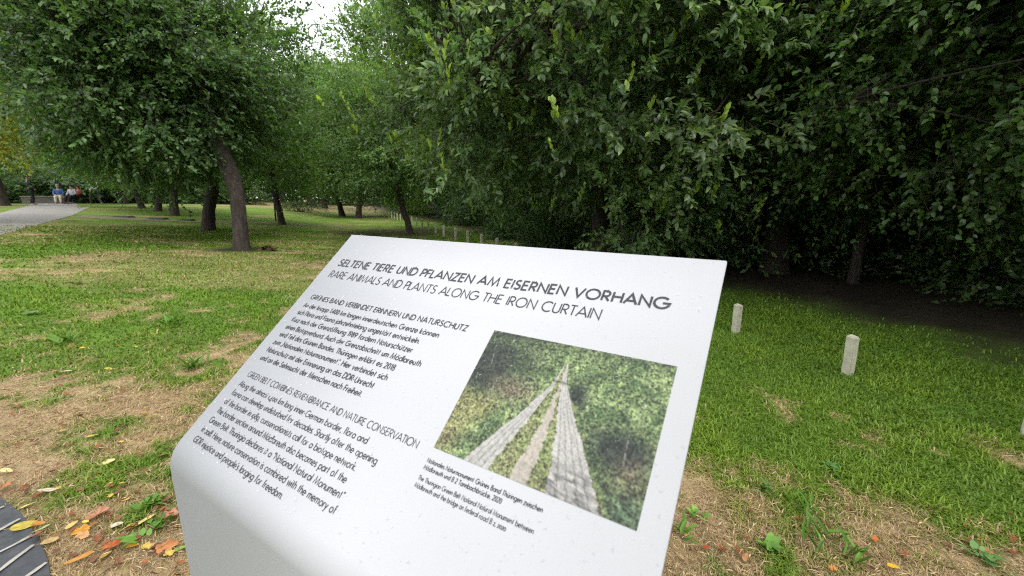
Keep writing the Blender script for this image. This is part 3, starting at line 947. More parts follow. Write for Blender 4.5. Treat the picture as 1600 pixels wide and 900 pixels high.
# profile: flat face, rolled front edge, upright front plate to the ground
prof = [(Vector((0, 0, 0)), None)]
pts2 = []
p = TL.copy(); nrm = []
cur = TL + Vd * (.64 * W)
pts2 += [(TL, TILT), (TL + Vd * (.2 * W), TILT), (TL + Vd * (.45 * W), TILT), (cur.copy(), TILT)]
nb = 28; rb = .08 * W
for i in range(nb):
    a_ = TILT + (R(90) - TILT) * (i + .5) / nb
    cur = cur + (-NH * math.cos(a_) - Vector((0, 0, 1)) * math.sin(a_)) * rb * (R(90) - TILT) / nb
    pts2.append((cur.copy(), TILT + (R(90) - TILT) * (i + 1) / nb))
pts2.append((Vector((cur.x, cur.y, cur.z * .5)), R(90)))
pts2.append((Vector((cur.x, cur.y, -.05)), R(90)))
TH = .0065
bm = bmesh.new()
rows = []
for q, a_ in pts2:
    d_ = -NH * math.cos(a_) - Vector((0, 0, 1)) * math.sin(a_)
    nn = U.cross(-d_).normalized()
    rows.append([bm.verts.new(q - inv), bm.verts.new(q + U * W - inv), bm.verts.new(q + U * W - nn * TH - inv), bm.verts.new(q - nn * TH - inv)])
for i in range(len(rows) - 1):
    A_, B_ = rows[i], rows[i + 1]
    for k in range(4):
        k2 = (k + 1) % 4
        f = bm.faces.new((A_[k], B_[k], B_[k2], A_[k2])); f.smooth = True
bm.faces.new(rows[0]); bm.faces.new(rows[-1][::-1])
bmesh.ops.recalc_face_normals(bm, faces=bm.faces)
long_e = [e for e in bm.edges if len(e.link_faces) == 2 and e.calc_face_angle(0) > 1.0]
bmesh.ops.bevel(bm, geom=long_e, offset=.0009, segments=2, affect='EDGES')
me = bpy.data.meshes.new('panel'); bm.to_mesh(me); bm.free()

m, n, l, b = mat_new('white_powder_coat')
tcn = n.new('ShaderNodeTexCoord')
t1 = noise_node(n, l, 5, 5, tcn.outputs['Object'])
r1 = ramp_node(n, l, t1.outputs['Fac'], [(.3, (.40, .402, .415)), (.7, (.423, .425, .437))])
l.new(r1.outputs['Color'], b.inputs['Base Color'])
b.inputs['Roughness'].default_value = .65
b.inputs['Specular IOR Level'].default_value = .15
t3 = noise_node(n, l, 260, 3, tcn.outputs['Object'])
bump_node(n, l, t3.outputs['Fac'], .05, .002, b)
M_WHITE = m
panel = link_mesh('panel', me, M_WHITE, board)

# rain film: small low drops on the face and the front plate
rngd = np.random.default_rng(9)
mD, nD, lD, bD = mat_new('water_drop')
bD.inputs['Base Color'].default_value = (1, 1, 1, 1)
bD.inputs['Roughness'].default_value = .06
tD = nD.new('ShaderNodeBsdfTransparent'); tD.inputs['Color'].default_value = (.93, .94, .95, 1)
gD = nD.new('ShaderNodeBsdfGlossy'); gD.inputs['Roughness'].default_value = .08
fD = nD.new('ShaderNodeFresnel'); fD.inputs['IOR'].default_value = 1.33
mxD = nD.new('ShaderNodeMixShader')
mD_ = nD.new('ShaderNodeMath'); mD_.operation = 'MULTIPLY'; mD_.inputs[1].default_value = .45
lD.new(fD.outputs['Fac'], mD_.inputs[0]); lD.new(mD_.outputs[0], mxD.inputs['Fac']); lD.new(tD.outputs['BSDF'], mxD.inputs[1]); lD.new(gD.outputs['BSDF'], mxD.inputs[2])
lD.new(mxD.outputs['Shader'], nD['Material Output'].inputs['Surface'])
nD.remove(bD)
DV, DF3, DF4 = [], [], []
for i in range(1900):
    u, v = rngd.random(), rngd.random() * .66
    r = .0005 + .0011 * rngd.random() ** 3
    el = 1 + rngd.random() * 1.2; ang = rngd.normal() * .5
    base = len(DV)
    for ring, (rr, hh) in enumerate(((1, 0), (.75, .22), (.35, .34))):
        for k in range(7):
            t_ = 2 * math.pi * k / 7
            x = math.cos(t_) * rr * r * el; y = math.sin(t_) * rr * r
            x, y = x * math.cos(ang) - y * math.sin(ang), x * math.sin(ang) + y * math.cos(ang)
            DV.append(bp(u + x / W, min(v, .639) + y / W, hh * r * .8 + .0007))
    DV.append(bp(u, min(v, .639), .4 * r * .8 + .0007))
    for ring in range(2):
        for k in range(7):
            k2 = (k + 1) % 7
            DF4.append((base + ring * 7 + k, base + ring * 7 + k2, base + (ring + 1) * 7 + k2, base + (ring + 1) * 7 + k))
    for k in range(7):
        DF3.append((base + 14 + k, base + 14 + (k + 1) % 7, base + 21))
drops = link_mesh('raindrops', np_mesh('raindrops', np.array([tuple(v) for v in DV]), [np.array(DF4), np.array(DF3)], None, True), mD, board)
tag(drops, kind='stuff')

# ---- printed photo: a forest track of perforated concrete slabs, printed as a sheet of fine colour cells
def print_cols(s, t):
    def f(t, tt, ss): return np.interp(t, tt, ss)
    T = [.15, .30, .45, .56, .75, 1.0]
    wig = .006 * (vnoise(t * 14, t * 0, 3) - .5)
    aL = f(t, T, [.487, .468, .415, .375, .285, .18]) + wig; aR = f(t, T, [.492, .482, .452, .43, .385, .325]) + wig
    sL = f(t, T, [.494, .495, .487, .482, .465, .43]); sR = f(t, T, [.499, .515, .52, .533, .535, .535])
    cL = f(t, T, [.497, .505, .528, .55, .58, .615]) + wig; cR = f(t, T, [.504, .535, .60, .655, .745, .865]) + wig
    n1 = fbm(s * 60, t * 44, 1, 3, .7); n2 = fbm(s * 12, t * 9, 5, 4); n3 = vnoise(s * 150, t * 110, 8); n5 = fbm(s * 110, t * 80, 18, 2, .8)
    # woods
    green = np.stack([.07 + 0 * s, .115 + 0 * s, .045 + 0 * s], -1)
    lite = np.array([.33, .42, .17]); dark = np.array([.016, .022, .022]); brown = np.array([.20, .15, .10]); yel = np.array([.34, .31, .12])
    k = sstep(.32, .72, n2 * .55 + n1 * .45)[..., None]
    c = green * (1 - k) + lite * k
    dl = 1.4 * np.exp(-(((s - .07) / .16) ** 2 + ((t - .30) / .26) ** 2)) + 1.3 * np.exp(-(((s - .86) / .16) ** 2 + ((t - .62) / .13) ** 2)) + 1.2 * np.exp(-(((s - .60) / .055) ** 2 + ((t - .36) / .10) ** 2)) \
        + .5 * np.exp(-(((s - .3) / .12) ** 2 + ((t - .18) / .16) ** 2)) + .5 * sstep(.55, 1, t) * sstep(.70, .8, s) + .45 * np.exp(-((t - 0) / .07) ** 2)
    dl = np.clip(dl + (n2 - .5) * .7, 0, 1)[..., None]
    c = c * (1 - .92 * dl) + dark * .92 * dl
    br = np.clip(np.exp(-(((s - .28) / .13) ** 2 + ((t - .44) / .09) ** 2)) + .7 * np.exp(-(((s - .93) / .06) ** 2 + ((t - .76) / .1) ** 2)) + .8 * np.exp(-(((s - .02) / .08) ** 2 + ((t - .92) / .1) ** 2)), 0, 1)[..., None]
    c = c * (1 - .75 * br) + brown * .75 * br
    yb = (sstep(.46, .62, t) * (1 - sstep(-.10, .03, s - aL + .10)) * (1 - .6 * br[..., 0]))[..., None]
    c = c * (1 - .65 * yb) + yel * (.5 + .7 * n1[..., None]) * .65 * yb
    bg = (sstep(.80, .95, t) * sstep(.84, .92, s))[..., None]
    c = c * (1 - .4 * bg) + np.array([.12, .22, .14]) * .4 * bg
    # open verge grass between the tracks
    inroad = sstep(0, .01, s - aL) * sstep(0, .03, cR + .03 * t + .05 * (n2 - .5) - s) * sstep(.15, .17, t)
    gr = (np.array([.20, .27, .085]) * (1 - n2[..., None]) + np.array([.27, .26, .13]) * n2[..., None]) * (.45 + .9 * n1[..., None])
    c = c * (1 - inroad[..., None]) + gr * inroad[..., None]
    # sand strip
    ed = .03 * (n1 - .5)
    sd = sstep(0, .012, s - sL + ed) * sstep(0, .012, sR - s + ed) * sstep(.15, .17, t)
    c = c * (1 - sd[..., None]) + np.array([.43, .385, .32]) * (.8 + .3 * n1[..., None]) * sd[..., None]
    # slab tracks with rows of holes
    road = sd.copy()
    for (lo, hi, nl) in ((aL, aR, 4), (cL, cR, 5)):
        q = (s - lo) / np.maximum(hi - lo, 1e-4)
        tr = sstep(0, .05, q + ed * 5) * sstep(0, .05, 1 - q + ed * 5) * sstep(.15, .17, t)
        cc = np.array([.43, .41, .385])[None, None] * (.7 + .55 * n1[..., None])
        lane = np.abs((q * nl) % 1 - .5)
        depth = 1 / np.maximum(t - .10, .03)
        dash = ((depth * 9.0 + np.floor(q * nl) * .37) % 1) < .6
        hole = sstep(.28, .42, lane) * np.where(dash, 1, .15) * sstep(.2, .35, t) * (q > .08) * (q < .92)
        cc = cc * (1 - .6 * hole[..., None]) + np.array([.13, .15, .08]) * .6 * hole[..., None]
        c = c * (1 - tr[..., None]) + cc * tr[..., None]
        road = np.maximum(road, tr)
    # tree shade that lies across the track in the print
    sh = .8 * (np.exp(-((t - .30) / .012) ** 2) * ((s > .45) & (s < .58)) * .7
          + .5 * sstep(.72, .9, t + .25 * (s - .6)) * sstep(.50, .60, s) * sstep(.35, .6, fbm(s * 26, (t - s * .2) * 60, 6, 3))
          + .3 * sstep(.80, .9, t) * sstep(.45, .5, s) * sstep(.4, .65, fbm(s * 14, (t - s * .3) * 80, 16, 2)))
    c = c * (1 - np.clip(sh, 0, .75)[..., None])
    # pale birch stems
    for (x0, y0, x1, y1) in ((.155, .36, .16, .50), (.03, .38, .05, .52), (.055, .12, .085, .3), (.33, .33, .335, .42), (.66, .33, .67, .46), (.90, .30, .905, .42), (.88, .52, .89, .72), (.36, .34, .365, .40)):
        u_ = np.clip((t - y0) / (y1 - y0), 0, 1)
        w_ = np.exp(-((s - (x0 + (x1 - x0) * u_)) / .003) ** 2) * ((t > y0) & (t < y1)) * (n3 > .25)
        c = c * (1 - .4 * w_[..., None]) + np.array([.38, .36, .32]) * .4 * w_[..., None]
    onroad = np.clip(road, 0, 1)[..., None]
    c = c * ((-.25 + 2.2 * n5[..., None] + .8 * (n3[..., None] - .5)).clip(.12, 2) * (1 - onroad) + (.7 + .55 * n5[..., None]) * onroad)
    spk = (vnoise(s * 95, t * 70, 99) > .90) * (1 - inroad) * .55
    c = c * (1 - spk[..., None])
    return np.clip(c * .74 + .015, .012, .7)

pu0, pu1, pv0, pv1 = .6282, .9634, .2214, .4573
NXp, NYp = 330, 236
S_, T_ = np.meshgrid(np.linspace(0, 1, NXp), np.linspace(0, 1, NYp))
pc = print_cols(S_, T_)
o_ = np.array(tuple(bp(0, 0, .0004))); uu = np.array(tuple(U)) * W; vv = np.array(tuple(Vd)) * W
PV = o_ + uu * (pu0 + (pu1 - pu0) * S_)[..., None] + vv * (pv0 + (pv1 - pv0) * T_)[..., None]
ii = np.arange(NXp * NYp).reshape(NYp, NXp)
pf = np.stack([ii[:-1, :-1], ii[1:, :-1], ii[1:, 1:], ii[:-1, 1:]], -1).reshape(-1, 4)
m, n, l, b = mat_new('photo_print')
a = n.new('ShaderNodeAttribute'); a.attribute_name = 'col'
l.new(a.outputs['Color'], b.inputs['Base Color'])
b.inputs['Roughness'].default_value = .5
b.inputs['Specular IOR Level'].default_value = .2
pp = link_mesh('printed_photo', np_mesh('printed_photo', PV.reshape(-1, 3), [pf], pc.reshape(-1, 3)), m, board)
pp['label'] = 'printed photo of a slab track running into a green forest'

# ---- lettering: a geometric single-stroke alphabet drawn as flat ribbons
def arc(cx, cy, rx, ry, a0, a1, n=None):
    n = n or max(5, int(abs(a1 - a0) / 15))
    return [(cx + rx * math.cos(R(a0 + (a1 - a0) * i / n)), cy + ry * math.sin(R(a0 + (a1 - a0) * i / n))) for i in range(n + 1)]
X = .62; r_ = .31
def circ(cx=.31, cy=.31, r=.31): return arc(cx, cy, r, r, 90, 450, 22)
GL = {}
def gl(ch, w, *st): GL[ch] = (w, st)
gl('A', .90, [(0, 0), (.45, 1), (.90, 0)], [(.15, .31), (.75, .31)])
gl('B', .54, [(0, 0), (0, 1), (.24, 1)] + arc(.24, .765, .24, .235, 90, -90) + [(0, .53)], [(.24, .53)] + arc(.26, .265, .28, .265, 90, -90) + [(0, 0)])
gl('C', .86, arc(.52, .5, .52, .52, 48, 312))
gl('D', .76, [(0, 0), (0, 1), (.26, 1)] + arc(.26, .5, .5, .5, 90, -90) + [(0, 0)])
gl('E', .48, [(.48, 1), (0, 1), (0, 0), (.48, 0)], [(0, .53), (.45, .53)])
gl('F', .46, [(.46, 1), (0, 1), (0, 0)], [(0, .52), (.43, .52)])
gl('G', .98, arc(.52, .5, .52, .52, 45, 358) + [(.58, .48)])
gl('H', .68, [(0, 0), (0, 1)], [(.68, 0), (.68, 1)], [(0, .53), (.68, .53)])
gl('I', .0, [(0, 0), (0, 1)])
gl('K', .62, [(0, 0), (0, 1)], [(.56, 1), (.05, .48), (.62, 0)])
gl('L', .42, [(0, 1), (0, 0), (.42, 0)])
gl('M', 1.02, [(0, 0), (.16, 1), (.51, .06), (.86, 1), (1.02, 0)])
gl('N', .74, [(0, 0), (0, 1), (.74, 0), (.74, 1)])
gl('O', 1.04, arc(.52, .5, .52, .52, 90, 450, 28))
gl('P', .50, [(0, 0), (0, 1), (.24, 1)] + arc(.24, .735, .26, .265, 90, -90) + [(0, .47)])
gl('R', .54, [(0, 0), (0, 1), (.24, 1)] + arc(.24, .735, .26, .265, 90, -90) + [(0, .47)], [(.20, .47), (.54, 0)])
gl('S', .50, arc(.26, .755, .215, .255, 40, 215) + [(.17, .56), (.33, .47)] + arc(.25, .26, .25, .27, 45, -150))
gl('T', .58, [(.29, 0), (.29, 1)], [(0, 1), (.58, 1)])
gl('U', .62, [(0, 1), (0, .32)] + arc(.31, .31, .31, .32, 180, 360) + [(.62, 1)])
gl('V', .80, [(0, 1), (.40, 0), (.80, 1)])
gl('Z', .60, [(.02, 1), (.58, 1), (0, 0), (.60, 0)])
gl('a', .62, circ(), [(.62, 0), (.62, X)])
gl('b', .62, circ(), [(0, 0), (0, 1.06)])
gl('c', .50, arc(.31, .31, .31, .31, 52, 308))
gl('d', .62, circ(), [(.62, 0), (.62, 1.06)])
gl('e', .60, [(.01, .31), (.60, .31)] + arc(.305, .31, .295, .31, 0, 318))
gl('f', .28, [(.11, 0), (.11, .86)] + arc(.27, .86, .16, .20, 180, 85), [(0, X), (.27, X)])
gl('g', .62, circ(), [(.62, X), (.62, -.08)] + arc(.33, -.08, .29, .28, 0, -150))
gl('h', .47, [(0, 0), (0, 1.06)], [(0, .34)] + arc(.235, .36, .235, .26, 180, 0) + [(.47, 0)])
gl('i', .0, [(0, 0), (0, X)], [(0, .84), (0, .95)])
gl('j', .0, [(0, -.36), (0, X)], [(0, .84), (0, .95)])
gl('k', .44, [(0, 0), (0, 1.06)], [(.40, X), (.04, .31), (.44, 0)])
gl('l', .0, [(0, 0), (0, 1.06)])
gl('m', .80, [(0, 0), (0, X)], [(0, .40)] + arc(.20, .42, .20, .20, 180, 0) + [(.40, 0)], [(.40, .40)] + arc(.60, .42, .20, .20, 180, 0) + [(.80, 0)])
gl('n', .47, [(0, 0), (0, X)], [(0, .34)] + arc(.235, .36, .235, .26, 180, 0) + [(.47, 0)])
gl('o', .62, circ())
gl('p', .62, circ(), [(0, X), (0, -.38)])
gl('r', .26, [(0, 0), (0, X)], [(0, .34)] + arc(.20, .38, .20, .24, 180, 75))
gl('s', .36, arc(.18, .47, .145, .15, 40, 215) + [(.12, .35), (.24, .29)] + arc(.18, .16, .18, .165, 45, -150))
gl('t', .27, [(.12, 0), (.12, .90)], [(0, X), (.26, X)])
gl('u', .47, [(.47, 0), (.47, X)], [(0, X), (0, .26)] + arc(.235, .26, .235, .26, 180, 360))
gl('v', .50, [(0, X), (.25, 0), (.50, X)])
gl('w', .80, [(0, X), (.20, 0), (.40, X), (.60, 0), (.80, X)])
gl('y', .50, [(0, X), (.26, .02)], [(.50, X), (.09, -.38)])
gl('z', .42, [(.01, X), (.41, X), (0, 0), (.42, 0)])
gl('.', .0, [(0, -.02), (0, .09)])
gl(',', .06, [(.06, .09), (.0, -.16)])
gl('-', .24, [(0, .33), (.24, .33)])
gl("'", .04, [(.05, 1.02), (0, .76)])
gl('\u201c', .18, [(.05, 1.02), (.0, .78)], [(.19, 1.02), (.14, .78)])
gl('\u201d', .18, [(.05, 1.02), (.0, .78)], [(.19, 1.02), (.14, .78)])
gl('\u201e', .18, [(.05, .1), (.0, -.14)], [(.19, .1), (.14, -.14)])
gl('0', .50, arc(.25, .5, .25, .5, 90, 450, 24))
gl('1', .18, [(0, .80), (.18, 1), (.18, 0)])
gl('2', .50, arc(.25, .74, .24, .27, 165, -35) + [(0, 0), (.52, 0)])
gl('4', .58, [(.44, 0), (.44, 1), (0, .25), (.58, .25)])
gl('8', .50, arc(.25, .76, .20, .24, -90, 270, 18), arc(.25, .265, .25, .265, 90, 450, 20))
gl('9', .54, arc(.27, .70, .27, .30, 0, 360, 20), [(.52, .60), (.14, 0)])
gl('\uf030', .54, arc(.27, .31, .27, .31, 90, 450, 22))
gl('\uf031', .0, [(0, 0), (0, X)])
gl('\uf032', .40, arc(.20, .44, .19, .19, 165, -40) + [(0, 0), (.42, 0)])
gl('\uf034', .58, [(.44, -.36), (.44, X), (0, -.08), (.58, -.08)])
gl('\uf038', .50, arc(.25, .76, .20, .24, -90, 270, 18), arc(.25, .265, .25, .265, 90, 450, 20))
gl('\uf039', .54, arc(.27, .32, .27, .30, 0, 360, 20), [(.52, .22), (.14, -.38)])
def old(s): return ''.join(chr(0xf000 + ord(c)) if c.isdigit() else c for c in s)
UML = {'\u00e4': ('a', .31), '\u00f6': ('o', .31), '\u00fc': ('u', .235), '\u00dc': ('U', .31)}

def lay(text, sw):
    """Strokes of a line of text in cap-height units, and its width."""
    x = 0; out = []; gap = .125 + sw * .6
    for ch in text:
        if ch == ' ':
            x += .46; continue
        um = None
        if ch in UML: ch, um = UML[ch]
        w, st = GL[ch]
        tight = .09 if ch in 'AVTLvywPF' else 0
        x -= tight * .5
        for s_ in st: out.append([(x + px, py) for px, py in s_])
        if um is not None:
            yb = 1.16 if ch == 'U' else .84
            for dx in (-.12, .12): out.append([(x + um + dx, yb), (x + um + dx, yb + .11)])
        x += w + gap - tight * .5
    return out, x - gap

def ribbon(pts, hw):
    P = [Vector((p[0], p[1])) for p in pts]
    closed = (P[0] - P[-1]).length < 1e-4 and len(P) > 3
    if closed: P = P[:-1]
    n_ = len(P); Ls = []; Rs = []
    for i in range(n_):
        a_ = P[i] - P[(i - 1) % n_] if (i > 0 or closed) else None
        b_ = P[(i + 1) % n_] - P[i] if (i < n_ - 1 or closed) else None
        if a_ is None: t_ = b_.normalized(); k = 1
        elif b_ is None: t_ = a_.normalized(); k = 1
        else:
            a_ = a_.normalized(); b_ = b_.normalized(); t_ = a_ + b_
            if t_.length < .3: t_ = a_; k = 1
            else:
                t_.normalize(); k = min(2.2, 1 / max(.2, t_.dot(a_)))
        nv = Vector((-t_.y, t_.x)) * hw * k
        Ls.append(P[i] + nv); Rs.append(P[i] - nv)
    m_ = n_ if closed else n_ - 1
    fs = [(2 * i, 2 * i + 1, 2 * ((i + 1) % n_) + 1, 2 * ((i + 1) % n_)) for i in range(m_)]
    vs = []
    for a_, b_ in zip(Ls, Rs): vs += [a_, b_]
    return vs, fs

M_INK = mat_simple('black_ink', (.022, .022, .026), (.032, .032, .036), 30, .5)
def text_block(name, lines, cap, sw, label=None):
    """lines: (text, u_left, u_right, v_baseline) in board widths."""
    V, F = [], []
    cnt = 0
    for text, u0, u1, v in lines:
        st, w = lay(text, sw)
        sx = (u1 - u0) / w
        for s_ in st:
            vs, fs = ribbon([(p_[0] * sx, p_[1] * cap) for p_ in s_], sw * cap / 2)
            nb_ = len(V)
            h = .0003 + .00002 * (cnt % 12); cnt += 1
            V += [tuple(bp(u0 + q.x, v - q.y, h)) for q in vs]
            F += [tuple(i + nb_ for i in f_) for f_ in fs]
        print('TEXT', text[:14], 'xscale/cap %.3f' % (sx / cap))
    me = bpy.data.meshes.new(name); me.from_pydata(V, [], F); me.update()
    o = link_mesh(name, me, M_INK, board)
    if label: o['label'] = label
    return o

text_block('title_text', [('SELTENE TIERE UND PFLANZEN AM EISERNEN VORHANG', .0468, .927, .118)], .0218, .195, 'bold German title line')
text_block('title_text', [('RARE ANIMALS AND PLANTS ALONG THE IRON CURTAIN', .0458, .819, .160)], .0218, .122, 'light English title line')
text_block('heading_text', [('GR\u00dcNES BAND VERBINDET ERINNERN UND NATURSCHUTZ', .0455, .566, .2358)], .0128, .185, 'German heading')
vb = [.2630 + .02285 * i for i in range(8)]
ger = ['An der knapp 1.400 km langen innerdeutschen Grenze k\u00f6nnen', 'sich Flora und Fauna jahrzehntelang ungest\u00f6rt entwickeln.', 'Kurz nach der Grenz\u00f6ffnung 1989 fordern Natursch\u00fctzer',
       'einen Biotopverbund. Auch der Grenzabschnitt um M\u00f6dlareuth', 'wird Teil des Gr\u00fcnen Bandes. Th\u00fcringen erkl\u00e4rt es 2018', 'zum \u201eNationalen Naturmonument\u201c. Hier verbindet sich',
       'Naturschutz mit der Erinnerung an das DDR-Unrecht', 'und an die Sehnsucht der Menschen nach Freiheit.']
gr_ = [.5092, .4715, .4677, .5076, .4521, .449, .4282, .4125]
text_block('body_text', [(t_, .0435, e_, v_) for t_, e_, v_ in zip(ger, gr_, vb)], .0122, .185, 'bold German paragraph')
text_block('heading_text', [('GREEN BELT COMBINES REMEMBRANCE AND NATURE CONSERVATION', .0465, .5963, .469)], .0128, .12, 'English heading')
vb = [.4949 + .0227 * i for i in range(7)]
eng = ['Along the almost ' + old('1,400') + ' km long inner-German border, flora and', 'fauna can develop undisturbed for decades. Shortly after the opening', 'of the border in ' + old('1989') + ', conservationists call for a biotope network.',
       'The border section around M\u00f6dlareuth also becomes part of the', 'Green Belt. Thuringia declares it a \u201cNational Natural Monument\u201d', 'in ' + old('2018') + '. Here, nature conservation is combined with the memory of',
       "GDR injustice and people's longing for freedom."]
er_ = [.4916, .5355, .5011, .4965, .510, .5114, .384]
text_block('body_text', [(t_, .0435, e_, v_) for t_, e_, v_ in zip(eng, er_, vb)], .0122, .148, 'lighter English paragraph')
text_block('caption_text', [('Nationales Naturmonument Gr\u00fcnes Band Th\u00fcringen zwischen', .629, .8406, .4813), ('M\u00f6dlareuth und B 2 Tannbachbr\u00fccke, 2020', .629, .7788, .4925)], .0066, .18, 'German photo caption')
text_block('caption_text', [('The Thuringian Green Belt National Natural Monument between', .629, .8389, .5096), ('M\u00f6dlareuth and the bridge on federal road B ' + old('2') + ', ' + old('2020'), .629, .8006, .5211)], .0066, .15, 'English photo caption')

# ------------------------------------------------------------------ grass blades
def inside_path(x, y):
    return False
rg = np.random.default_rng(3)
def sample_grass(n, d0, d1, az0=-62, az1=62):
    """Points in front of the camera, dense near by and thin far off."""
    u = rg.random(n)
    d = d0 * (d1 / d0) ** u
    az = np.radians(az0 + (az1 - az0) * rg.random(n))
    return d * np.sin(az), d * np.cos(az), d
gx, gy, gd = sample_grass(520000, .55, 16.0)
ok = ~((gx < -0.9) & (gy < 1.05) & (np.hypot(gx, gy) < 0))
e0 = at(72, 862); e1 = at(0, 782)
pav = (gx < np.interp(gy, [0.3, at(80, 905).y, e0.y, at(44, 818).y, e1.y, e1.y + .05], [at(82, 960).x, at(80, 905).x, e0.x, at(44, 818).x, e1.x, -9])) & (gy < e1.y)
ok &= ~pav
cols, dry, soil = turf_cols(gx, gy, rg, True)
ok &= rg.random(len(gx)) > np.sqrt(soil) * 1.1
ok &= rg.random(len(gx)) > 0.15 * dry
gx, gy, gd, cols, dry = gx[ok], gy[ok], gd[ok], cols[ok], dry[ok]
n_ = len(gx)
tall = fbm(gx * 3.1, gy * 3.1, 61, 3)
h = (.016 + .022 * rg.random(n_)) * (.6 + .9 * tall) * (1 - .5 * dry) * (1 + .03 * gd)
w = .00075 * (1 + rg.random(n_)) * (1 + gd * .6) * (1 - .35 * dry)
az = rg.random(n_) * 6.283
lean = .35 + .9 * rg.random(n_) + .9 * dry * rg.random(n_)
dx, dy = np.cos(az), np.sin(az)
bz = hgt(gx, gy) - .004
dirx, diry = dx * lean, dy * lean
mid = np.stack([gx + dirx * h * .45, gy + diry * h * .45, bz + h * .62], -1)
tip = np.stack([gx + dirx * h * 1.2, gy + diry * h * 1.2, bz + h * np.clip(1 - .35 * lean, .25, 1)], -1)
sx, sy = -dy * w, dx * w
b0 = np.stack([gx - sx, gy - sy, bz], -1); b1 = np.stack([gx + sx, gy + sy, bz], -1)
m0 = mid - np.stack([sx, sy, 0 * sx], -1) * .8; m1 = mid + np.stack([sx, sy, 0 * sx], -1) * .8
V = np.stack([b0, b1, m1, m0, tip], 1).reshape(-1, 3)
o5 = np.arange(n_)[:, None] * 5
F4 = np.array([[0, 1, 2, 3]]) + o5; F3 = np.array([[3, 2, 4]]) + o5
isdry = rg.random(n_) < dry * .9
jit = (.65 + .7 * rg.random((n_, 1)))
gcol = np.where(isdry[:, None], np.array([[.42, .30, .17]]), np.array([[.112, .200, .022]]) * (1 - dry[:, None]) + np.array([[.20, .215, .055]]) * dry[:, None]) * jit
gcol[~isdry] *= np.stack([.75 + .8 * tall[~isdry], .8 + .5 * tall[~isdry], np.ones((~isdry).sum())], -1)
grass = link_mesh('grass', np_mesh('grass', V, [F4, F3], np.repeat(gcol, 5, 0)), M_GRASS)
tag(grass, kind='stuff')

# ------------------------------------------------------------------ weeds
def weed(px, py, label, seed, n=14, L=.07, col=(.11, .22, .03), spread=.35, cat='weed', up=.7, wr=.3):
    rr = np.random.default_rng(seed)
    az = rr.random(n) * 6.283
    D = np.stack([np.cos(az), np.sin(az), up * (.4 + rr.random(n))], -1)
    P = rr.normal(size=(n, 3)) * np.array([L * spread, L * spread, 0]) + np.array([0, 0, .006])
    N = np.array([0, 0, 1.0]) + rr.normal(size=(n, 3)) * .3
    Ln = L * (.5 + .7 * rr.random(n))
    o = link_mesh('weed', leaves_mesh('weed', P, D, N, Ln, Ln * wr, np.array([col]) * (.65 + .7 * rr.random((n, 1))), 2), M_GRASS)
    o.location = at(px, py) + Vector((0, 0, .01))
    tag(o, label, cat, 'green weeds in the worn turf')
weed(104, 537, 'bright green tuft in the worn turf, between the left edge and the board', 1, 22, .11, up=1.0, wr=.12)
weed(305, 577, 'green tuft of broad blades right against the board edge, halfway up it', 2, 26, .10, up=1.2, wr=.12)
weed(268, 508, 'bright grass tuft left of the board paragraph text', 3, 22, .12, up=1.1, wr=.1)
weed(240, 790, 'broad-leaved green weed left of the board front plate', 4, 30, .042, up=.8)
weed(252, 822, 'small green weed low beside the board front plate', 5, 16, .05)
weed(215, 852, 'fresh green weed with two big leaves near the bottom left leaves', 6, 7, .055, (.14, .28, .05))
weed(50, 492, 'low pale green weed at the left edge of the worn turf', 7, 14, .06, (.13, .22, .07), up=.3)
weed(120, 445, 'dark green clover patch on the left lawn', 8, 20, .05, (.07, .15, .02), up=.4)
weed(1085, 808, 'bright green rosette right of the board edge', 9, 16, .036, (.17, .34, .05))
weed(1063, 838, 'narrow green tuft right below the bright rosette, at the board edge', 10, 12, .06, up=1.3, wr=.14)
weed(1200, 862, 'light green weed in the straw right of the board', 11, 16, .04, (.15, .3, .05))
weed(1280, 850, 'long-bladed green tuft in the straw at the bottom right', 12, 16, .09, up=1.4, wr=.08)
weed(1335, 880, 'green tuft with upright blades at the bottom edge, right', 13, 14, .07, up=1.4, wr=.1)
weed(1195, 770, 'clump of wide pale blades in the green turf right of the board', 14, 18, .06, (.12, .24, .05), up=.9, wr=.1)
weed(1300, 735, 'clover clump in the green turf, middle right', 15, 24, .035, (.09, .2, .04), up=.5)
weed(1540, 880, 'pale green leafy weed at the bottom right corner', 16, 14, .045, (.14, .27, .08), up=.6)
weed(1258, 800, 'single long grass tuft between straw and green turf', 17, 8, .10, up=1.6, wr=.06)

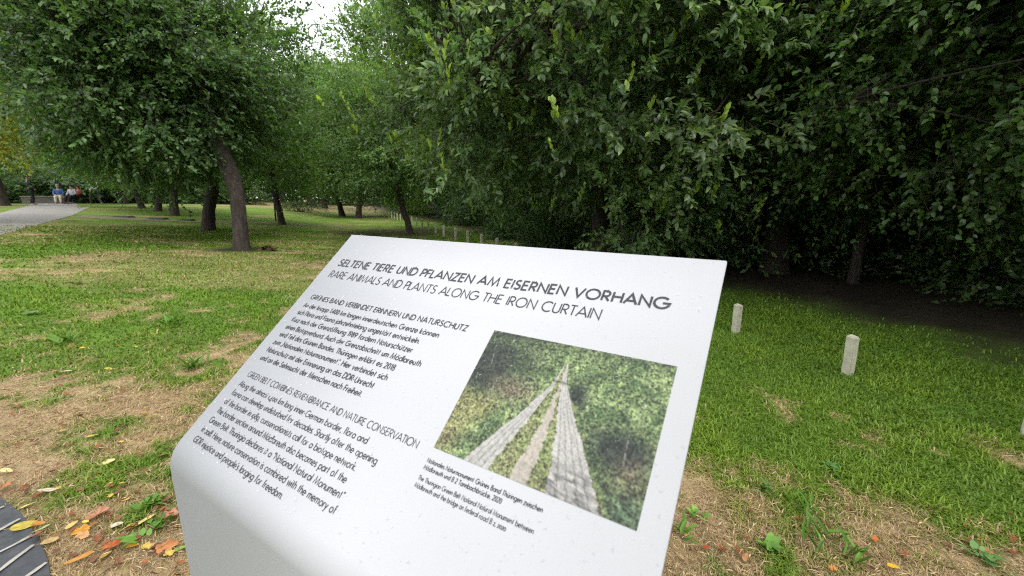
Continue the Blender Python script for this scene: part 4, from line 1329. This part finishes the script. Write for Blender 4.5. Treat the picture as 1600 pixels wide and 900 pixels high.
# ------------------------------------------------------------------ fallen leaves
def leaf_shape(bm_v, kind, rr):
    """Outline of a fallen leaf (unit length) with a curl."""
    n_ = 18; out = []
    for i in range(n_):
        t_ = 2 * math.pi * i / n_
        x = .5 + .5 * math.cos(t_)
        w_ = math.sin(t_)
        if kind == 'oval':
            y = .27 * w_ * (1 - .25 * math.cos(t_))
        elif kind == 'lobed':
            y = .36 * w_ * (1 + .35 * math.cos(5 * t_)); x = .5 + .5 * math.cos(t_) * (1 - .12 * math.cos(6 * t_))
        else:
            y = .13 * w_
        out.append((x, y))
    return out
def leaf_mesh(kind, seed, col):
    rr = random.Random(seed)
    o_ = leaf_shape(None, kind, rr)
    curl = rr.uniform(.1, .5); tw = rr.uniform(-.5, .5)
    vs, fs = [], []
    ring = []
    for sc_ in (1.0, .55):
        for (x, y) in o_:
            xx = .5 + (x - .5) * sc_; yy = y * sc_
            z = curl * (yy ** 2) * 2.2 + .35 * curl * (xx - .5) ** 2 + tw * (xx - .5) * yy + .02 * rr.uniform(-1, 1)
            vs.append((xx - .5, yy, z))
    vs.append((0, 0, 0))
    n_ = len(o_)
    for i in range(n_):
        j = (i + 1) % n_
        fs.append((i, j, n_ + j, n_ + i)); fs.append((n_ + i, n_ + j, 2 * n_))
    # stalk
    b_ = len(vs)
    vs += [(-.5, .012, .0), (-.5, -.012, .0), (-.72, -.01, .05), (-.72, .01, .05)]
    fs.append((b_, b_ + 1, b_ + 2, b_ + 3))
    c = np.array([col]) * np.array([[.86, .8, .8]]) * (.65 + .6 * np.array([rr.random() for _ in vs])[:, None])
    me = bpy.data.meshes.new('fallen_leaf'); me.from_pydata(vs, [], fs); me.update()
    a = me.attributes.new('col', 'FLOAT_COLOR', 'POINT')
    cc = np.ones((len(vs), 4), np.float32); cc[:, :3] = c; a.data.foreach_set('color', cc.ravel())
    me.polygons.foreach_set('use_smooth', np.ones(len(fs), bool))
    me.materials.append(M_LITTER)
    return me
YEL, PYEL, ORA, BRO, REDB, CREAM, GRN = (.62, .42, .05), (.62, .56, .20), (.50, .22, .03), (.20, .09, .04), (.24, .085, .03), (.55, .50, .38), (.25, .42, .08)
rl = random.Random(12)
def fallen(px, py, L, kind, col, label, seed, group=None, rz=None, me=None):
    o = bpy.data.objects.new('fallen_leaf', me or leaf_mesh(kind, seed, col)); COL.objects.link(o)
    o.location = at(px, py) + Vector((0, 0, .018 + .006 * rl.random()))
    o.scale = (L, L, L)
    o.rotation_euler = (rl.uniform(-.3, .3), rl.uniform(-.3, .3), rl.uniform(0, 6.28) if rz is None else rz)
    tag(o, label, 'leaf', group or 'fallen leaves on the turf')
    return o
def px_len(px, py, n):
    """Length that spans n photo pixels at the ground there."""
    p = at(px, py); d = (p - Vector((0, 0, CAM_H))).dot(Vector((0, math.cos(PITCH), -math.sin(PITCH))))
    return n / FPX * d
BIG = [(77, 772, 34, 'long', CREAM, 'long pale curled leaf lying above the dark paving', .2), (48, 795, 22, 'oval', PYEL, 'pale yellow leaf at the paving corner', .8),
       (40, 828, 36, 'oval', (.45, .38, .06), 'olive yellow leaf overlapping the dark paving', .6), (62, 826, 20, 'oval', ORA, 'bright orange leaf beside the olive leaf at the paving', .3),
       (68, 832, 24, 'long', (.35, .42, .16), 'thin pale green leaf at the paving edge', .7), (62, 843, 22, 'lobed', (.36, .15, .07), 'reddish brown leaf at the paving edge', 1.3),
       (80, 852, 26, 'oval', (.45, .34, .13), 'tan curled leaf just right of the paving', .4), (114, 827, 18, 'oval', (.55, .42, .13), 'small golden leaf in the litter', .9),
       (128, 835, 26, 'lobed', (.55, .28, .03), 'orange ragged leaf in the litter, topmost of a pair', .5), (131, 843, 20, 'lobed', (.55, .32, .13), 'light orange leaf touching the ragged orange one', .2),
       (155, 810, 34, 'lobed', (.42, .2, .11), 'pinkish brown curled leaf in the straw', .7), (185, 827, 22, 'oval', (.6, .52, .4), 'cream leaf lying flat in the litter', .1),
       (228, 821, 30, 'oval', PYEL, 'pale yellow leaf standing up beside a green weed', .9), (207, 828, 14, 'oval', (.45, .33, .02), 'small mustard leaf left of the pale yellow one', .1),
       (178, 859, 30, 'lobed', (.45, .13, .03), 'red orange leaf near the bottom, left of the fresh weed', .3), (208, 859, 20, 'oval', (.6, .33, .05), 'golden orange leaf tucked under the fresh weed', .6),
       (128, 880, 44, 'long', (.5, .25, .05), 'long orange leaf at the bottom edge', .7), (263, 861, 34, 'lobed', (.48, .2, .07), 'rusty orange leaf beside the board foot', .8),
       (284, 864, 22, 'oval', GRN, 'light green fallen leaf against the board front plate', .5), (268, 812, 26, 'lobed', (.5, .24, .15), 'pink brown leaf by the board front plate', .3),
       (197, 786, 15, 'oval', (.6, .42, .15), 'tan yellow leaf in the dry turf, alone', .2), (192, 761, 9, 'oval', YEL, 'tiny bright yellow leaf in the dry turf', .2),
       (170, 728, 25, 'oval', (.66, .58, .25), 'cream yellow leaf in the green patch left of the board', .2), (147, 686, 18, 'oval', (.66, .5, .12), 'yellow leaf in the green patch, upper of two', .8),
       (98, 678, 12, 'oval', YEL, 'small bright yellow leaf on the green patch', .2), (172, 659, 20, 'long', (.55, .52, .25), 'pale long leaf left of the board edge', .3),
       (105, 584, 16, 'oval', (.62, .58, .35), 'cream leaf in the upper worn turf', .3), (75, 534, 14, 'oval', YEL, 'yellow leaf near the left edge of the worn turf', .1),
       (130, 547, 11, 'oval', YEL, 'small yellow leaf beside the bright tuft', .1), (170, 580, 12, 'oval', (.6, .5, .08), 'dull yellow leaf in the middle of the worn turf', .2),
       (227, 649, 12, 'oval', (.6, .36, .04), 'amber leaf left of the board edge', .4), (295, 568, 14, 'oval', (.65, .45, .08), 'golden leaf close to the board edge', .9),
       (12, 741, 20, 'oval', (.66, .6, .25), 'pale yellow leaf at the left picture edge', .1), (8, 768, 24, 'lobed', (.45, .17, .05), 'orange brown leaf at the left picture edge above the paving', .2),
       (1103, 862, 14, 'oval', (.35, .08, .015), 'red brown leaf right of the board, alone in straw', .2), (1072, 843, 12, 'oval', (.6, .3, .13), 'orange leaf beside the narrow tuft', .8),
       (1394, 893, 18, 'oval', (.7, .42, .02), 'yellow leaf at the bottom edge, right', -.5), (1366, 850, 13, 'lobed', (.42, .13, .03), 'rust leaf in straw at the lower right', .5),
       (1300, 895, 14, 'lobed', (.55, .22, .04), 'orange leaf at the bottom edge left of the yellow one', .2)]
for i, (px, py, s, kd, c, lab, rz) in enumerate(BIG):
    fallen(px, py, px_len(px, py, s) * .85, kd, c, lab, i + 100, None, rz)
small = [('small brown fallen leaf among others in the dry turf left of the board', BRO, 72), ('small reddish fallen leaf among others in the dry turf left of the board', REDB, 50), ('small yellow fallen leaf among others in the turf left of the board', (.55, .4, .08), 22)]
for q, (lab, c, cnt) in enumerate(small):
    ms = [leaf_mesh(kd, 300 + 10 * q + i, tuple(v * k_ for v in c)) for i, (kd, k_) in enumerate((('oval', 1), ('lobed', .7), ('oval', 1.3), ('lobed', 1.1)))]
    grp = lab.replace('leaf among others', 'leaves')
    k = 0
    while k < cnt:
        px = rl.uniform(0, 285); py = rl.uniform(500, 895)
        if px < 78 and py > 785: continue
        if rl.random() > (.25 + .75 * (py - 480) / 420): continue
        if px > 262 + (py - 740) * .2 and py > 640: continue
        fallen(px, py, rl.uniform(.018, .038), None, None, lab, 0, grp, None, ms[rl.randrange(4)])
        k += 1
ms = [leaf_mesh(kd, 400 + i, c) for i, (kd, c) in enumerate((('oval', BRO), ('lobed', REDB), ('oval', (.4, .2, .08))))]
for k in range(26):
    fallen(rl.uniform(1075, 1590), rl.uniform(800, 898), rl.uniform(.018, .034), None, None, 'small brown fallen leaf in the straw right of the board', 0, 'brown leaves in the straw right of the board', None, ms[k % 3])

# straw and leaf crumbs lying flat
ln = 26000
lx, ly, ld = sample_grass(ln, .6, 6.0)
dr = dry_amount(lx, ly)
kp = (rg.random(ln) < dr * 1.1) & (wood_off(lx, ly) < .6)
pv_ = (lx < at(82, 900).x + .02) & (ly < e1.y)
kp &= ~pv_
lx, ly, ld = lx[kp], ly[kp], ld[kp]; ln = len(lx)
az = rg.random(ln) * 6.283
D = np.stack([np.cos(az), np.sin(az), rg.normal(size=ln) * .25], -1)
N = np.array([0, 0, 1.]) + rg.normal(size=(ln, 3)) * .35
L = (.015 + .04 * rg.random(ln)); Wd = (.0006 + .0008 * rg.random(ln)) * (1 + ld * .25)
pick = rg.random(ln)
lc = np.where((pick < .7)[:, None], np.array([[.50, .39, .22]]), np.where((pick < .88)[:, None], np.array([[.30, .2, .1]]), np.array([[.2, .1, .05]]))) * (.6 + .7 * rg.random((ln, 1)))
litter = link_mesh('straw', leaves_mesh('straw', np.stack([lx, ly, hgt(lx, ly) + .012 + .015 * rg.random(ln)], -1), D, N, L, Wd, lc, 0), M_LITTER)
tag(litter, kind='stuff')
